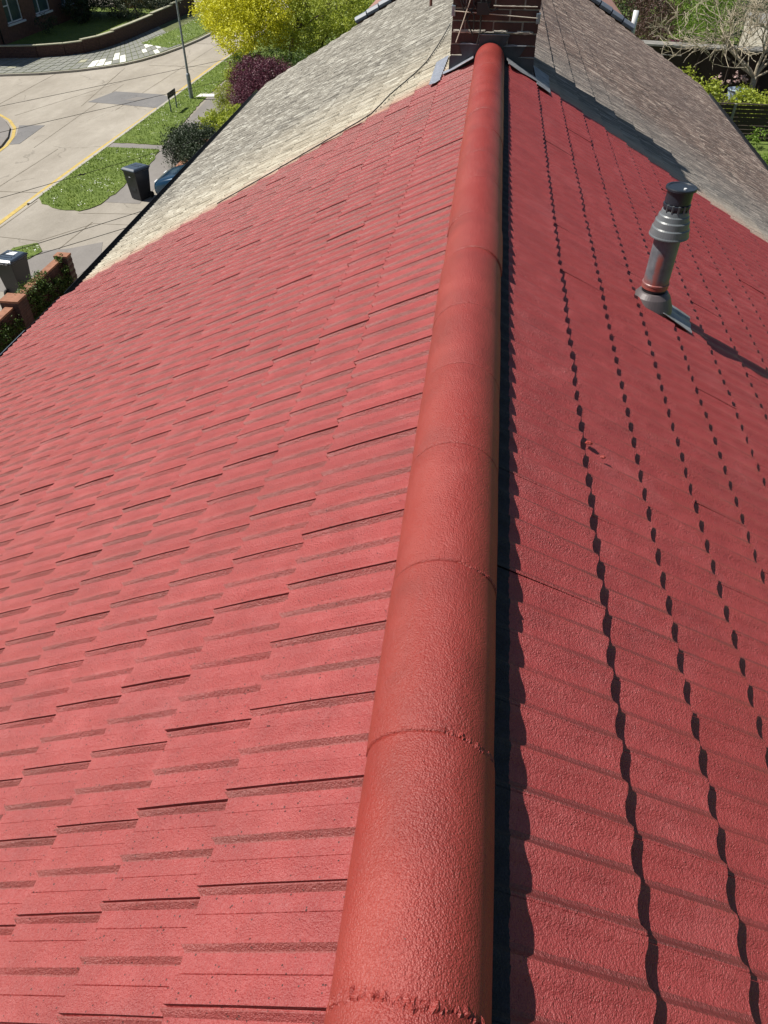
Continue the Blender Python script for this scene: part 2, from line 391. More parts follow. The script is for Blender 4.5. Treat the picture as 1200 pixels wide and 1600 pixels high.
def np_mesh(name, verts, quads, mat, parent=None, smooth=False, uv=None):
    me = bpy.data.meshes.new(name)
    verts = np.asarray(verts, dtype=np.float32); quads = np.asarray(quads, dtype=np.int32)
    k = quads.shape[1]
    me.vertices.add(len(verts)); me.vertices.foreach_set('co', verts.ravel())
    me.loops.add(quads.size); me.loops.foreach_set('vertex_index', quads.ravel())
    me.polygons.add(len(quads)); me.polygons.foreach_set('loop_start', np.arange(0, quads.size, k, dtype=np.int32))
    if uv is not None:
        l = me.uv_layers.new(name='UVMap'); l.data.foreach_set('uv', np.asarray(uv, dtype=np.float32)[quads.ravel()].ravel())
    me.update(calc_edges=True)
    me.polygons.foreach_set('use_smooth', [bool(smooth)]*len(me.polygons))
    return link_mesh(name, me, mat, parent)
def visible(p):
    """pixel footprint of a point in the 1200x1600 frame, or None"""
    d = Vector(p)-Vector((0, 0, CAMZ)); z = d.dot(Fv)
    if z < .05: return None
    x = 600+1126*d.dot(Rv)/z; y = 800-1126*d.dot(Uv)/z
    return (x, y, z)

# ------------------------------------------------------------------ roofs
SL = 0.500280; cs, sn = math.cos(SL), math.sin(SL)
APEX = CAMZ-1.215; X0 = 0.00547
LAP = .1885; GAUGE = .243
# x offsets along the ridge: one cover width with two rolls; heights in metres
PROFILE = [(0, .001), (.0032, .001), (.0042, .0108), (.007, .0112), (.0165, .0005), (.0475, .0010), (.0488, -.0016), (.0508, .0052), (.088, .0112),
           (.0985, .0112), (.1085, .0005), (.1415, .0010), (.1428, -.0016), (.1448, .0052), (.180, .0116), (.1885, .0118)]
PROFILE_R = [(0, .0120), (.0022, .0138), (.008, .0145), (.019, .0032), (.030, .0005), (.048, .0006), (.062, .0035), (.078, .0115),
           (.0915, .0150), (.100, .0142), (.111, .0032), (.124, .0005), (.142, .0006), (.156, .0035), (.172, .0118), (.1875, .0150)]
def tile_arrays(simple_=False, head=-.285, right=False):
    prof = PROFILE_R if right else PROFILE if not simple_ else [PROFILE[i] for i in (1, 3, 4, 8, 9, 10, 14, 15)]
    rows = [head, -.13, 0.0] if not simple_ else [head, 0.0]
    v = []; uv = []
    for ri, xr in enumerate(rows):
        last = ri == len(rows)-1
        amp = .62 if last else 1.0
        for (vv, h) in prof:
            pk = .0150 if right else .0112; dx = (-.0085*(1-h/pk)) if last else 0
            hh = pk-(pk-h)*amp if last else h
            if last and vv < .002 and not right: hh = h
            bow = .0016 if ri == 1 and not simple_ else 0
            v.append((xr+dx, vv, hh+bow)); uv.append((vv, xr+dx))
    n = len(prof); f = []
    for r in range(len(rows)-1):
        for i in range(n-1): f.append((r*n+i, (r+1)*n+i, (r+1)*n+i+1, r*n+i+1))
    # nose face
    b = len(v)
    for i, (vv, h) in enumerate(prof):
        t = v[(len(rows)-1)*n+i]; v.append((t[0]+.0005, vv, -.0125)); uv.append((vv, .001))
    for i in range(n-1): f.append(((len(rows)-1)*n+i, b+i, b+i+1, (len(rows)-1)*n+i+1))
    # side edge past the lap
    e0 = n-1; e1 = len(rows)*n-1; c = len(v)
    v += [(v[e0][0], LAP, -.004), (v[e1][0], LAP, -.0125)]; uv += [(LAP, -.28), (LAP, 0)]
    f.append((e0, c, c+1, e1))
    return np.array(v), np.array(f), np.array(uv)
TV, TF, TU = tile_arrays(); SV, SF, SU = tile_arrays(True)
KV, KF, KU = tile_arrays(False, -.385); KU = KU.copy(); KU[:, 1] = np.maximum(KU[:, 1], -.19)
def make_tile_mesh(V, F_, U_, name='roof_tile'):
    me = bpy.data.meshes.new(name); me.from_pydata([tuple(p) for p in V], [], [tuple(map(int, q)) for q in F_])
    l = me.uv_layers.new(name='UVMap')
    for lp in me.loops: l.data[lp.index].uv = U_[lp.vertex_index]
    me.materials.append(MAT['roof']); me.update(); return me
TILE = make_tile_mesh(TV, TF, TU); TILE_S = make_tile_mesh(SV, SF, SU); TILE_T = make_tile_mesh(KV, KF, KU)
RV_, RF_, RU_ = tile_arrays(False, -.285, True); QV_, QF_, QU_ = tile_arrays(False, -.385, True); QU_ = QU_.copy(); QU_[:, 1] = np.maximum(QU_[:, 1], -.19)
TILE_R = make_tile_mesh(RV_, RF_, RU_); TILE_RT = make_tile_mesh(QV_, QF_, QU_)
KINDS = {(0, 0): (TV, TF, TU, TILE), (0, 1): (KV, KF, KU, TILE_T), (1, 0): (RV_, RF_, RU_, TILE_R), (1, 1): (QV_, QF_, QU_, TILE_RT), (2, 0): (SV, SF, SU, TILE_S), (2, 1): (KV, KF, KU, TILE_T)}

def side_frame(side):
    X = Vector((side*cs, 0, -sn)); Z = Vector((side*sn, 0, cs)); Y = Z.cross(X)
    return X, Y, Z
def tile_matrix(side, s, yy, dz=0.0, tilt=.05, yawj=0.0):
    X, Y, Z = side_frame(side)
    o = Vector((X0, yy, APEX)) + X*s + Z*(dz)
    B = Matrix((X, Y, Z)).transposed()
    r = Matrix.Rotation(yawj, 3, 'Z') @ Matrix.Rotation(-tilt, 3, 'Y')
    return Matrix.Translation(o) @ (B @ r).to_4x4()
def lay_roof(parent, y0, y1, eave, taper, rows_from=0, V=TV, F_=TF, U_=TU, mesh=TILE, limit=300):
    """courses of single-lap tiles on both slopes; the largest in view are objects, the rest one mesh"""
    items = []
    for side in (-1, 1):
        ref = .472 if side < 0 else .490
        n0 = math.ceil((y0-ref)/LAP-1e-3); n1 = math.floor((y1-ref)/LAP+1e-3)
        for k in range(22):
            s = .46+GAUGE*k
            if s > eave+.02: break
            for c in range(n0, n1):
                ya = ref+c*LAP
                drift = .0135*min(k, 9) if side < 0 else 0.0      # the laps creep a little from course to course
                ystart = (ya if side > 0 else ya+LAP)-drift     # local +Y runs towards the camera on the left slope
                f = 1+taper[0 if side < 0 else 1]*max(0, ya-7.1)
                ym = ya+.09-(.0135*min(k, 9) if side < 0 else 0)
                near = max(0.0, min(1.0, (1.9-ym)/1.3))
                step = (.0140+.0130*near) if side > 0 else .018
                if y0 > 5: step = .018
                j = random.gauss(0, .0009); tj = random.gauss(0, .004)
                if random.random() < .05: j += .0025
                # one slipped tile on the street side
                if side < 0 and k == 1 and abs(ym-.94) < .09: j += .007; tj += .012
                m = tile_matrix(side, s*f+random.gauss(0, .0012), ystart, .004+j, step/GAUGE+tj, random.gauss(0, .0025))
                ctr = m @ Vector((-.12, .09, 0)); q = visible(ctr)
                sc = 0
                if q and -60 < q[0] < 1260 and -60 < q[1] < 1660:
                    view = (Vector((0, 0, CAMZ))-ctr).normalized(); sc = abs(view.dot(side_frame(side)[2]))/q[2]**2
                items.append((sc, m, (2 if y0 > 5 else 1 if side > 0 else 0, int(k == 0))))
    items.sort(key=lambda t: -t[0])
    for sc, m, top in items[:limit]:
        o = bpy.data.objects.new('roof_tile', KINDS[top][3]); C.objects.link(o); o.parent = parent
        o.matrix_world = m
    Ps, Qs, Us, base = [], [], [], 0
    for flag, (A, F2, U2, _m) in KINDS.items():
        rest = [m for _, m, t in items[limit:] if t == flag]
        if not rest: continue
        mats = np.array([np.array(m) for m in rest])
        Vh = np.concatenate([A, np.ones((len(A), 1))], 1)
        Ps.append(np.einsum('nij,kj->nki', mats, Vh)[:, :, :3].reshape(-1, 3))
        Qs.append((F2[None]+(np.arange(len(rest))*len(A))[:, None, None]).reshape(-1, 4)+base)
        Us.append(np.tile(U2, (len(rest), 1))); base += len(Ps[-1])
    if Ps:
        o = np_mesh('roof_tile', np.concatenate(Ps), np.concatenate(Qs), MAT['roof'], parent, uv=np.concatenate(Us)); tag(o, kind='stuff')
def deck(parent, y0, y1, eave, name='roof', taper=(0, 0)):
    b = MB()
    for side in (-1, 1):
        X, Y, Z = side_frame(side)
        for za, zb in ((-.034, -.06),):
            pts = []
            for (s, yy) in ((0, y0), (eave-.05, y0), ((eave-.05)*(1+taper[0 if side < 0 else 1]*(y1-y0)), y1), (0, y1)):
                pts.append(Vector((X0, yy, APEX))+X*s+Z*za)
            low = [p+Z*(zb-za) for p in pts]
            v = pts+low
            b.add(v, [(0, 1, 2, 3), (7, 6, 5, 4), (0, 4, 5, 1), (1, 5, 6, 2), (2, 6, 7, 3), (3, 7, 4, 0)])
    return b.build(name, MAT['felt'], parent)

def ridge_tile_mesh(length, r=.1215, n=22, seed=0, wob=.0010):
    rr = random.Random(seed); b = MB(); v = []; f = []; L = [0.0, .006, length*.5, length-.006, length]
    rad_out = [r-.0009, r, r+wob, r, r-.0007]
    for rrout, yy in zip(rad_out, L):
        for i in range(n+1):
            a = PI*i/n; v.append((-rrout*math.cos(a)*1.0, yy, rrout*math.sin(a)))
    m = n+1
    for j in range(len(L)-1):
        for i in range(n): f.append((j*m+i, j*m+i+1, (j+1)*m+i+1, (j+1)*m+i))
    k = len(v)
    for yy in (0, length):
        for i in range(n+1):
            a = PI*i/n; v.append((-(r-.016)*math.cos(a), yy, (r-.016)*math.sin(a)))
    for i in range(n):
        f.append((i, k+i, k+i+1, i+1)); f.append((4*m+i, 4*m+i+1, k+m+i+1, k+m+i))
    # edge undersides
    f.append((0, 4*m, k+m, k)); f.append((n, k+n, k+m+n, 4*m+n))
    b.add(v, f); me = b.mesh('ridge_tile', True); return me
RZ = CAMZ-1.280
def ridge_run(parent, joints, mat, capend=False):
    for i in range(len(joints)-1):
        a, c = joints[i], joints[i+1]
        o = link_mesh('ridge_tile', ridge_tile_mesh(c-a-(.0022 if abs(c-1.117) < .01 or mat is MAT['grey_ridge'] else .0004), seed=i), mat, parent)
        o.location = (X0+random.gauss(0, .0012), a, RZ+random.gauss(0, .0012)); o.rotation_euler = (random.gauss(0, .003), random.gauss(0, .004), random.gauss(0, .003))
def mortar_ring(parent, y, wid, bump, a0=8, a1=172, mat='ridge', seed=1):
    rr = random.Random(seed); v = []; f = []; N = 90
    for i in range(N+1):
        a = rad(a0+(a1-a0)*i/N)
        j = y+rr.uniform(-1, 1)*wid*.25+.004*math.sin(a*5+seed)
        k = max(0.001, bump*(.25+.5*math.sin(a*31+seed)*math.sin(a*13+2*seed)+.35*rr.random()))
        w0 = wid*(.5+.5*rr.random())
        for (dy, rr_) in ((-w0, .1205), (-w0*.5, .1215+k), (w0*.35, .1212+k*rr.random()), (w0, .1205)):
            v.append((X0-rr_*math.cos(a), j+dy, RZ+rr_*math.sin(a)))
    for i in range(N):
        for q in range(3): f.append((i*4+q, i*4+q+1, (i+1)*4+q+1, (i+1)*4+q))
    return MB().add(v, f).build('mortar_joint', MAT[mat], parent)

def half_gutter(parent, side, y0, y1, eave, taper, mat, r=.062, name='gutter'):
    v = []; f = []; N = 10; n = 8
    for j in range(N+1):
        yy = y0+(y1-y0)*j/N; s = eave*(1+taper*max(0, yy-7.1))
        cx = X0+side*(s+.045)*cs; cz = APEX-(s+.02)*sn-.045
        for i in range(n+1):
            a = PI+PI*i/n; v.append((cx+r*math.cos(a), yy, cz+r*math.sin(a)))
        for i in range(n, -1, -1):
            a = PI+PI*i/n; v.append((cx+(r-.004)*math.cos(a), yy, cz+(r-.004)*math.sin(a)))
    m = 2*(n+1)
    for j in range(N):
        for i in range(m): f.append((j*m+i, j*m+(i+1) % m, (j+1)*m+(i+1) % m, (j+1)*m+i))
    return MB().add(v, f).build(name, mat, parent)

def house_shell(parent, y0, y1, xw, eave_z, wallmat, wins=()):
    b = MB(); b.box(-xw, xw, y0, y1, 0, eave_z)
    o = b.build('wall', wallmat, parent)
    return o

# --- painted house
houseA = empty('terraced_house', (0, 0, 0), 'terraced house with freshly painted red tile roof in the foreground', 'house')
EAVE = 5.08
deckA = deck(houseA, -1.7, 7.06, EAVE)
lay_roof(deckA, -1.65, 7.09, EAVE, (0, 0))
joints = [-1.62, -1.16, -.70, -.13, .278, .691, 1.117, 1.55, 1.96, 2.365, 2.851, 3.235, 3.704, 4.111, 4.55, 4.98, 5.41, 5.84, 6.27, 6.68, 7.03]
ridge_run(deckA, joints, MAT['ridge'])
mortar_ring(deckA, .280, .013, .0065, 14, 168, seed=3)
mortar_ring(deckA, .693, .011, .0045, 100, 170, seed=5)
mortar_ring(deckA, 1.119, .007, .0025, 100, 168, seed=7)
# bedding mortar hidden under the ridge
b = MB()
for side in (-1, 1): b.box(X0+side*.055-.035, X0+side*.055+.035, -1.65, 7.03, RZ-.03, RZ+.045)
b.build('ridge_bedding', MAT['felt'], deckA)
house_shell(houseA, -1.6, 7.05, 4.15, APEX-4.15*math.tan(SL)-.09, MAT['brick_red'])
half_gutter(houseA, -1, -1.7, 7.08, EAVE, 0, MAT['black'])
half_gutter(houseA, 1, -1.7, 7.08, EAVE, 0, MAT['black'])
# white edge of the gutter seen beyond the tiles
b = MB(); zz = APEX-(EAVE+.02)*sn
b.box(X0-(EAVE+.045)*cs-.068, X0-(EAVE+.045)*cs-.062, -1.7, 6.3, zz-.052, zz-.040)
b.build('gutter_rim', MAT['galv'], houseA)
for sx in (-1, 1):
    MB().box(sx*4.32-.012, sx*4.32+.012, -1.6, 7.05, APEX-EAVE*sn-.22, APEX-EAVE*sn-.06).build('fascia', MAT['black'], houseA)

# --- neighbour, weathered roof
houseB = empty('terraced_house', (0, 0, 0), 'terraced house with weathered grey lichened tile roof beyond the chimney', 'house')
TAP = (.0165, .0075); YB = 18.6
deckB = deck(houseB, 7.09, YB, 4.98, taper=TAP)
lay_roof(deckB, 7.06, YB, 5.0, TAP, V=SV, F_=SF, U_=SU, mesh=TILE_S)
jb = [8.22+.43*i for i in range(25)]; jb = [q for q in jb if q < YB-.1]
ridge_run(deckB, jb, MAT['grey_ridge'])
house_shell(houseB, 7.07, YB-.05, 4.15, APEX-4.15*math.tan(SL)-.09, MAT['brick_red'])
half_gutter(houseB, -1, 7.1, YB, 5.0, TAP[0], MAT['black'], r=.075)
half_gutter(houseB, 1, 7.1, YB, 5.0, TAP[1], MAT['black'])

# --- next house: narrower, pinkish roof with a dark capped verge
houseC = empty('terraced_house', (0, 0, 0), 'terraced house with pinkish roof and dark capped verge, farthest along the row', 'house')
b = MB()
for side in (-1, 1):
    X, Y, Z = side_frame(side); ew = 3.36
    top = [Vector((X0, yy, APEX))+X*s+Z*.05 for s, yy in ((0, YB+.18), (ew, YB+.18), (ew, YB+9), (0, YB+9))]
    low = [p-Z*.09 for p in top]
    b.add(top+low, [(0, 1, 2, 3), (7, 6, 5, 4), (0, 4, 5, 1), (1, 5, 6, 2), (2, 6, 7, 3), (3, 7, 4, 0)])
roofC = b.build('roof', MAT['sand_face'], houseC)
# rows of courses on it
b = MB()
for side in (-1, 1):
    X, Y, Z = side_frame(side)
    for k in range(13):
        s = .3+.243*k
        p = [Vector((X0, yy, APEX))+X*ss+Z*h for yy in (YB+.2, YB+9) for ss, h in ((s-.24, .052), (s, .066), (s, .052))]
        b.add(p, [(0, 1, 4, 3), (1, 2, 5, 4), (0, 2, 1), (3, 4, 5)])
tag(b.build('tile_course', MAT['sand_face'], roofC), kind='stuff')
for side in (-1, 1):
    X, Y, Z = side_frame(side)
    me = None
    for k in range(11):
        s0 = .08+.298*k
        b = MB()
        c0 = Vector((X0, YB+.10, APEX))
        v = []
        for s, extra in ((s0, .0), (s0+.278, .016)):
            for dy, h in ((-.13, .02), (-.13, .075), (-.06, .125), (.08, .125), (.15, .075), (.15, .03)):
                v.append(c0+X*s+Vector((0, dy, 0))+Z*(h+extra))
        f = [(i, i+1, i+7, i+6) for i in range(5)]+[(0, 5, 4, 3, 2, 1), (6, 7, 8, 9, 10, 11), (5, 0, 6, 11)]
        b.add(v, f).build('verge_cap', MAT['dark_cap'], roofC, bevel=.006)
MB().box(-2.85, 2.85, YB+.2, YB+8.9, 0, APEX-2.95*math.tan(SL)-.1).build('wall', MAT['brick_red'], houseC)
# rainwater bits at the eave corner on the garden side
b = MB(); ex = X0+3.36*cs; ez = APEX-3.36*sn
b.tube([(ex+.12, YB+.75, ez-.30), (ex+.12, YB+.75, ez+.30)], .058, 12)
b.build('vent_pipe', MAT['white'], houseC, smooth=True)
MB().box(ex-.12, ex+.22, YB-.10, YB+.10, ez-.20, ez-.17).build('soffit_corner', MAT['white'], houseC)

# ------------------------------------------------------------------ chimney between the two houses
chim = empty('chimney_stack', (.025, 7.06, 7.2), 'dark red brick chimney stack on the ridge between the painted and the grey roof', 'chimney')
CX0, CX1, CY0, CY1 = -.325, .373, 7.07, 8.17
BH = .071; PZ = .0815; BL = .223; PB = .2345
b = MB(); b.box(CX0+.006, CX1-.006, CY0+.006, CY1-.006, 7.2, 9.05)
core = b.build('mortar_core', MAT['mortar'], chim); core.matrix_parent_inverse = chim.matrix_world.inverted() if False else Matrix.Translation((-.025, -7.06, -7.2))
def brick_meshes(lens, depth=.10, h=BH):
    d = {}
    for L in lens:
        m = MB().box(0, L, 0, depth, 0, h); me = m.mesh('brick'); me.materials.append(MAT['brick']); d[L] = me
    return d
zlev = 7.837
inv = Matrix.Translation((-.025, -7.06, -7.2))
cache = {}
def brick(x, y, z, L, rz, parent=chim, mat='brick', h=BH, dep=.1, invm=inv):
    key = (round(L, 3), mat, h, dep)
    if key not in cache:
        me = MB().box(0, L, 0, dep, 0, h).mesh('brick'); me.materials.append(MAT[mat]); cache[key] = me
    o = bpy.data.objects.new('brick', cache[key]); C.objects.link(o); o.parent = parent; o.matrix_parent_inverse = invm
    o.location = (x+random.gauss(0, .001), y+random.gauss(0, .0012), z+random.gauss(0, .001)); o.rotation_euler = (0, 0, rz)
    return o
for r in range(-5, 14):
    z = zlev+PZ*r+.005
    off = (.015 if r % 2 == 0 else .139)
    # z rows with joints at .015 for the course above 8.0 (r=2)
    x = off-PB*3
    while x < CX1:
        a = max(x+.006, CX0); c = min(x+PB-.006, CX1)
        if c-a > .03:
            brick(a, CY0, z, round(c-a, 3), 0)
            if z > 7.9: brick(a, CY1-.1, z, round(c-a, 3), 0)
        x += PB
    y = CY0+.108 if r % 2 == 0 else CY0+.108+.11
    if r % 2:
        for xs, rz in ((CX0, 0), (CX1-.10, 0)):
            o = brick(xs+.1 if xs < 0 else xs+.1, CY0+.108, z, .10, PI/2)
    while y < CY1-.13:
        L = min(.223, CY1-.108-y)
        if L > .04 and z > 7.65:
            brick(CX0+.1, y, z, round(L, 3), PI/2); brick(CX1, y, z, round(L, 3), PI/2)
        y += PB
def chim_part(name, b, mat, **k):
    o = b.build(name, mat, chim, **k); o.matrix_parent_inverse = inv; return o
# two pots and flaunching on top (above the frame)
chim_part('flaunching', MB().box(CX0+.03, CX1-.03, CY0+.03, CY1-.03, 8.97, 9.09), MAT['mortar'])
for yy in (7.35, 7.87):
    chim_part('chimney_pot', MB().lathe([(.12, 0), (.105, .05), (.10, .34), (.118, .36), (.118, .40), (.09, .40)], 20, (.025, yy, 9.08)), MAT['brick_orange'])
# mortar smears standing proud of the face
b = MB()
for (xa, xb, z, h) in ((-.31, .34, 8.004, .018), (.24, .37, 7.833, .014), (-.315, -.23, 7.838, .014), (-.24, -.19, 7.922, .012), (.12, .32, 7.919, .012), (.0, .35, 8.185, .010), (-.31, -.05, 8.01, .022), (.02, .13, 8.012, .026), (.21, .34, 8.01, .02)):
    n = max(3, int((xb-xa)/.022)); v = []
    for i in range(n+1):
        x = xa+(xb-xa)*i/n; hh = h*(.5+.8*random.random())
        v += [(x, CY0-.001, z-hh*.5), (x, CY0-.008-.006*random.random(), z+hh*.1), (x, CY0-.001, z+hh*.5)]
    f = []
    for i in range(n): f += [(i*3, i*3+1, i*3+4, i*3+3), (i*3+1, i*3+2, i*3+5, i*3+4)]
    b.add(v, f)
chim_part('mortar_smear', b, MAT['mortar'])
def face_poly(pts, y, t=.004):
    n = len(pts); v = [(x, y, z) for x, z in pts]+[(x, y+t, z) for x, z in pts]
    return MB().add(v, [tuple(range(n)), tuple(range(2*n-1, n-1, -1))]+[(i, (i+1) % n, (i+1) % n+n, i+n) for i in range(n)])
chim_part('lead_flashing', face_poly([(-.331, 7.70), (-.331, 7.832), (-.227, 7.838), (-.254, 7.920), (-.086, 7.918), (-.083, 7.80), (-.118, 7.74), (-.232, 7.70)], CY0-.016), MAT['lead'])
chim_part('lead_flashing', face_poly([(-.092, 7.86), (-.092, 7.989), (.153, 7.991), (.139, 7.961), (.105, 7.90), (.10, 7.80)], CY0-.024), MAT['lead'])
chim_part('lead_flashing', face_poly([(.100, 7.79), (.100, 7.908), (.297, 7.916), (.243, 7.832), (.374, 7.826), (.376, 7.66), (.20, 7.72)], CY0-.012), MAT['lead'])
chim_part('flashing_lip', MB().tube([(-.25, CY0-.018, 7.923), (-.17, CY0-.022, 7.926), (-.09, CY0-.018, 7.921)], .004, 5).tube([(-.09, CY0-.026, 7.992), (.15, CY0-.026, 7.994)], .004, 5).tube([(.105, CY0-.018, 7.912), (.2, CY0-.02, 7.918), (.297, CY0-.018, 7.919)], .004, 5), MAT['lead_pale'])
def roof_pt(side, s, y, h): 
    X, Y, Z = side_frame(side); return Vector((X0, y, APEX))+X*s+Z*h
def roof_sheet(side, pts, h, nseg=14, wave=True, t=.003):
    """thin sheet dressed over the tiles; pts = quad (s,y) a,b,c,d"""
    (a, b_, c_, d) = pts; v = []; f = []; ny = nseg*3; ns = 5
    for i in range(ny+1):
        u = i/ny
        for j in range(ns+1):
            k = j/ns
            s = (a[0]*(1-k)+b_[0]*k)*(1-u)+(d[0]*(1-k)+c_[0]*k)*u
            y = (a[1]*(1-k)+b_[1]*k)*(1-u)+(d[1]*(1-k)+c_[1]*k)*u
            ph = ((y-.472)/.0943) % 1.0
            wv = .0085*(1-abs(ph*2-1)**1.5) if wave else 0
            v.append(roof_pt(side, s, y, h+wv+random.uniform(-.0006, .0006)))
    m = ns+1
    for i in range(ny):
        for j in range(ns): f.append((i*m+j, i*m+j+1, (i+1)*m+j+1, (i+1)*m+j))
    k = len(v); X, Y, Z = side_frame(side)
    v += [p-Z*t for p in v[:k]]
    f += [tuple(q+k for q in reversed(g)) for g in f[:]]
    edge = [i*m for i in range(ny+1)]; edge2 = [i*m+ns for i in range(ny+1)]
    for e in (edge, edge2):
        for p, q in zip(e, e[1:]): f.append((p, q, q+k, p+k))
    for e in ([j for j in range(ns+1)], [ny*m+j for j in range(ns+1)]):
        for p, q in zip(e, e[1:]): f.append((p, q, q+k, p+k))
    return MB().add(v, f)
chim_part('flashing_tape', roof_sheet(-1, ((.545, 7.78), (.415, 7.80), (.44, 6.86), (.545, 6.91)), .019), MAT['silver'])
chim_part('lead_apron', roof_sheet(-1, ((.14, 7.06), (.425, 7.10), (.42, 7.005), (.14, 6.93)), .022, 3), MAT['silver'])
chim_part('lead_apron', roof_sheet(1, ((.14, 7.06), (.43, 7.06), (.47, 6.93), (.17, 6.86)), .022, 3), MAT['lead_pale'])
chim_part('lead_soaker', roof_sheet(1, ((.43, 7.55), (.60, 7.5), (.585, 6.84), (.45, 6.86)), .020, 8), MAT['lead_pale'])
# aerial lashing wire, corner plates, cables
chim_part('lashing_wire', MB().tube([(-.31, CY0-.02, 8.147), (-.087, CY0-.03, 8.137), (.36, CY0-.02, 8.112)], .0035, 6), MAT['cord'])
for xx, z in ((-.318, 8.147), (.366, 8.108)):
    chim_part('corner_plate', MB().box(xx-.016, xx+.016, CY0-.022, CY0+.05, z-.036, z+.036), MAT['galv'], bevel=.004)
chim_part('pale_cable', MB().tube([(-.10, CY0-.05, 8.50), (-.19, CY0-.035, 8.22), (-.24, CY0-.03, 8.06), (-.283, CY0-.02, 7.932)], .0045, 6), MAT['cord'])
b = MB()
for k, pts in enumerate([[(-.30, 8.5), (-.265, 8.22), (-.22, 8.12), (-.147, 7.98)], [(-.33, 8.5), (-.239, 8.206), (-.15, 8.12), (-.145, 8.02)], [(-.05, 8.5), (-.10, 8.22), (-.09, 8.02), (-.11, 7.925)],
            [(.0, 8.5), (-.061, 8.223), (-.02, 8.15), (.04, 8.175)], [(-.2, 8.5), (-.12, 8.25), (-.16, 8.17), (-.20, 8.10)], [(-.15, 8.5), (-.16, 8.2), (-.09, 8.11), (-.092, 8.05)], [(-.08, 8.5), (-.03, 8.21), (-.11, 8.13), (-.06, 8.20)]]):
    b.tube([(x, CY0-.02-.012*(k % 4), z) for x, z in pts], .006, 6)
b.box(-.13, -.03, CY0-.055, CY0-.01, 8.13, 8.21)
chim_part('aerial_cable', b, MAT['wire'])
chim_part('aerial_pipe', MB().tube([(-.60, 8.40, 8.00), (-.60, 8.40, 8.9)], .014, 8), MAT['rust'])
chim_part('pipe_bracket', MB().tube([(-.60, 8.40, 8.55), (-.32, 8.10, 8.55)], .012, 6), MAT['rust'])
# cable lying on the roof
cab = [(9.84, .531), (9.34, .562), (8.771, .61), (8.179, .683), (7.907, .782), (7.722, .899), (7.54, 1.012), (7.371, 1.057), (7.13, 1.141), (7.10, 1.277), (7.091, 1.557), (7.07, 2.1), (7.075, 2.9)]
t = MB().tube([roof_pt(-1, s, y, .021) for y, s in cab], .0055, 6).build('aerial_cable', MAT['wire'])
tag(t, 'thin black cable lying loose over the pale tiles left of the chimney', 'cable')

# ------------------------------------------------------------------ flue
FX, FY = .945, 3.65; FZ = 7.372
flue = empty('boiler_flue', (FX, FY, FZ), 'grey boiler flue with stepped cowl standing on the red roof', 'flue')
MB().lathe([(.122, -.18), (.121, -.06), (.113, -.01), (.090, .045), (.072, .067), (.066, .070)], 40).build('lead_collar', MAT['flue_collar'] if 'flue_collar' in MAT else simple('collar_lead', (.105, .088, .092), .2, 10, .45, 30, .25, .003, metal=.15), flue, smooth=False)
MB().lathe([(.060, .068), (.0605, .10)], 32).build('neck', MAT['flue_dark'], flue, smooth=True)
MB().lathe([(.062, .086), (.066, .088), (.066, .104), (.0675, .106), (.0675, .114), (.064, .117)], 40).build('joint_ring', MAT['flue'], flue)
MB().lathe([(.0625, .112), (.0625, .372)], 48).build('pipe', MAT['flue'], flue)
MB().lathe([(.088, .352), (.0945, .352), (.0945, .357), (.092, .362), (.0885, .392), (.0835, .398), (.0805, .425), (.075, .431), (.071, .452), (.066, .457), (.062, .474), (.058, .476)], 48).build('cowl', MAT['flue_cowl'], flue)
MB().lathe([(.056, .474), (.058, .476), (.058, .488), (.0635, .490), (.0635, .503), (.058, .505)], 40).build('collar_ring', MAT['flue_dark'], flue)
MB().lathe([(.056, .500), (.0595, .510), (.0595, .566)], 40).build('terminal', MAT['flue_dark'], flue)
MB().lathe([(.066, .566), (.071, .568), (.071, .576), (.069, .580), (.060, .580), (.058, .577), (.0, .577)], 40).build('cap', MAT['flue_dark'], flue)
MB().lathe([(.0, .576), (.007, .577), (.007, .583), (.0, .584)], 8, (.01, -.035, 0)).build('cap_screw', MAT['white'], flue)
b = MB()
for k in range(5):
    a = PI*1.5+(-.9+k*.45); b.box(-.004, .004, -.004, .004, .474, .506, at=(.061*math.cos(a), .061*math.sin(a), 0))
b.build('cowl_lug', MAT['flue_cowl'], flue)
sl = roof_sheet(1, ((1.12, 3.54), (1.30, 3.52), (1.34, 3.74), (1.12, 3.78)), .0165, 4)
o = sl.build('lead_slate', MAT['lead_pale'], flue); o.matrix_parent_inverse = Matrix.Translation((-FX, -FY, -FZ))
# mortar crumbs
for k, (y, s, lab) in enumerate(((1.971, .483, 'larger red painted mortar crumb on the right slope, nearer the ridge'), (1.935, .537, 'smaller broken red painted mortar crumb on the right slope, farther down'))):
    bm = bmesh.new(); bmesh.ops.create_icosphere(bm, subdivisions=2, radius=.010 if k == 0 else .008)
    for v_ in bm.verts: v_.co = Vector((v_.co.x*1.3, v_.co.y*.8, v_.co.z*.7))*random.uniform(.75, 1.2)
    me = bpy.data.meshes.new('mortar_crumb'); bm.to_mesh(me); bm.free()
    o = link_mesh('mortar_crumb', me, MAT['mortar_red']); o.location = roof_pt(1, s, y, .016); tag(o, lab, 'mortar crumb')

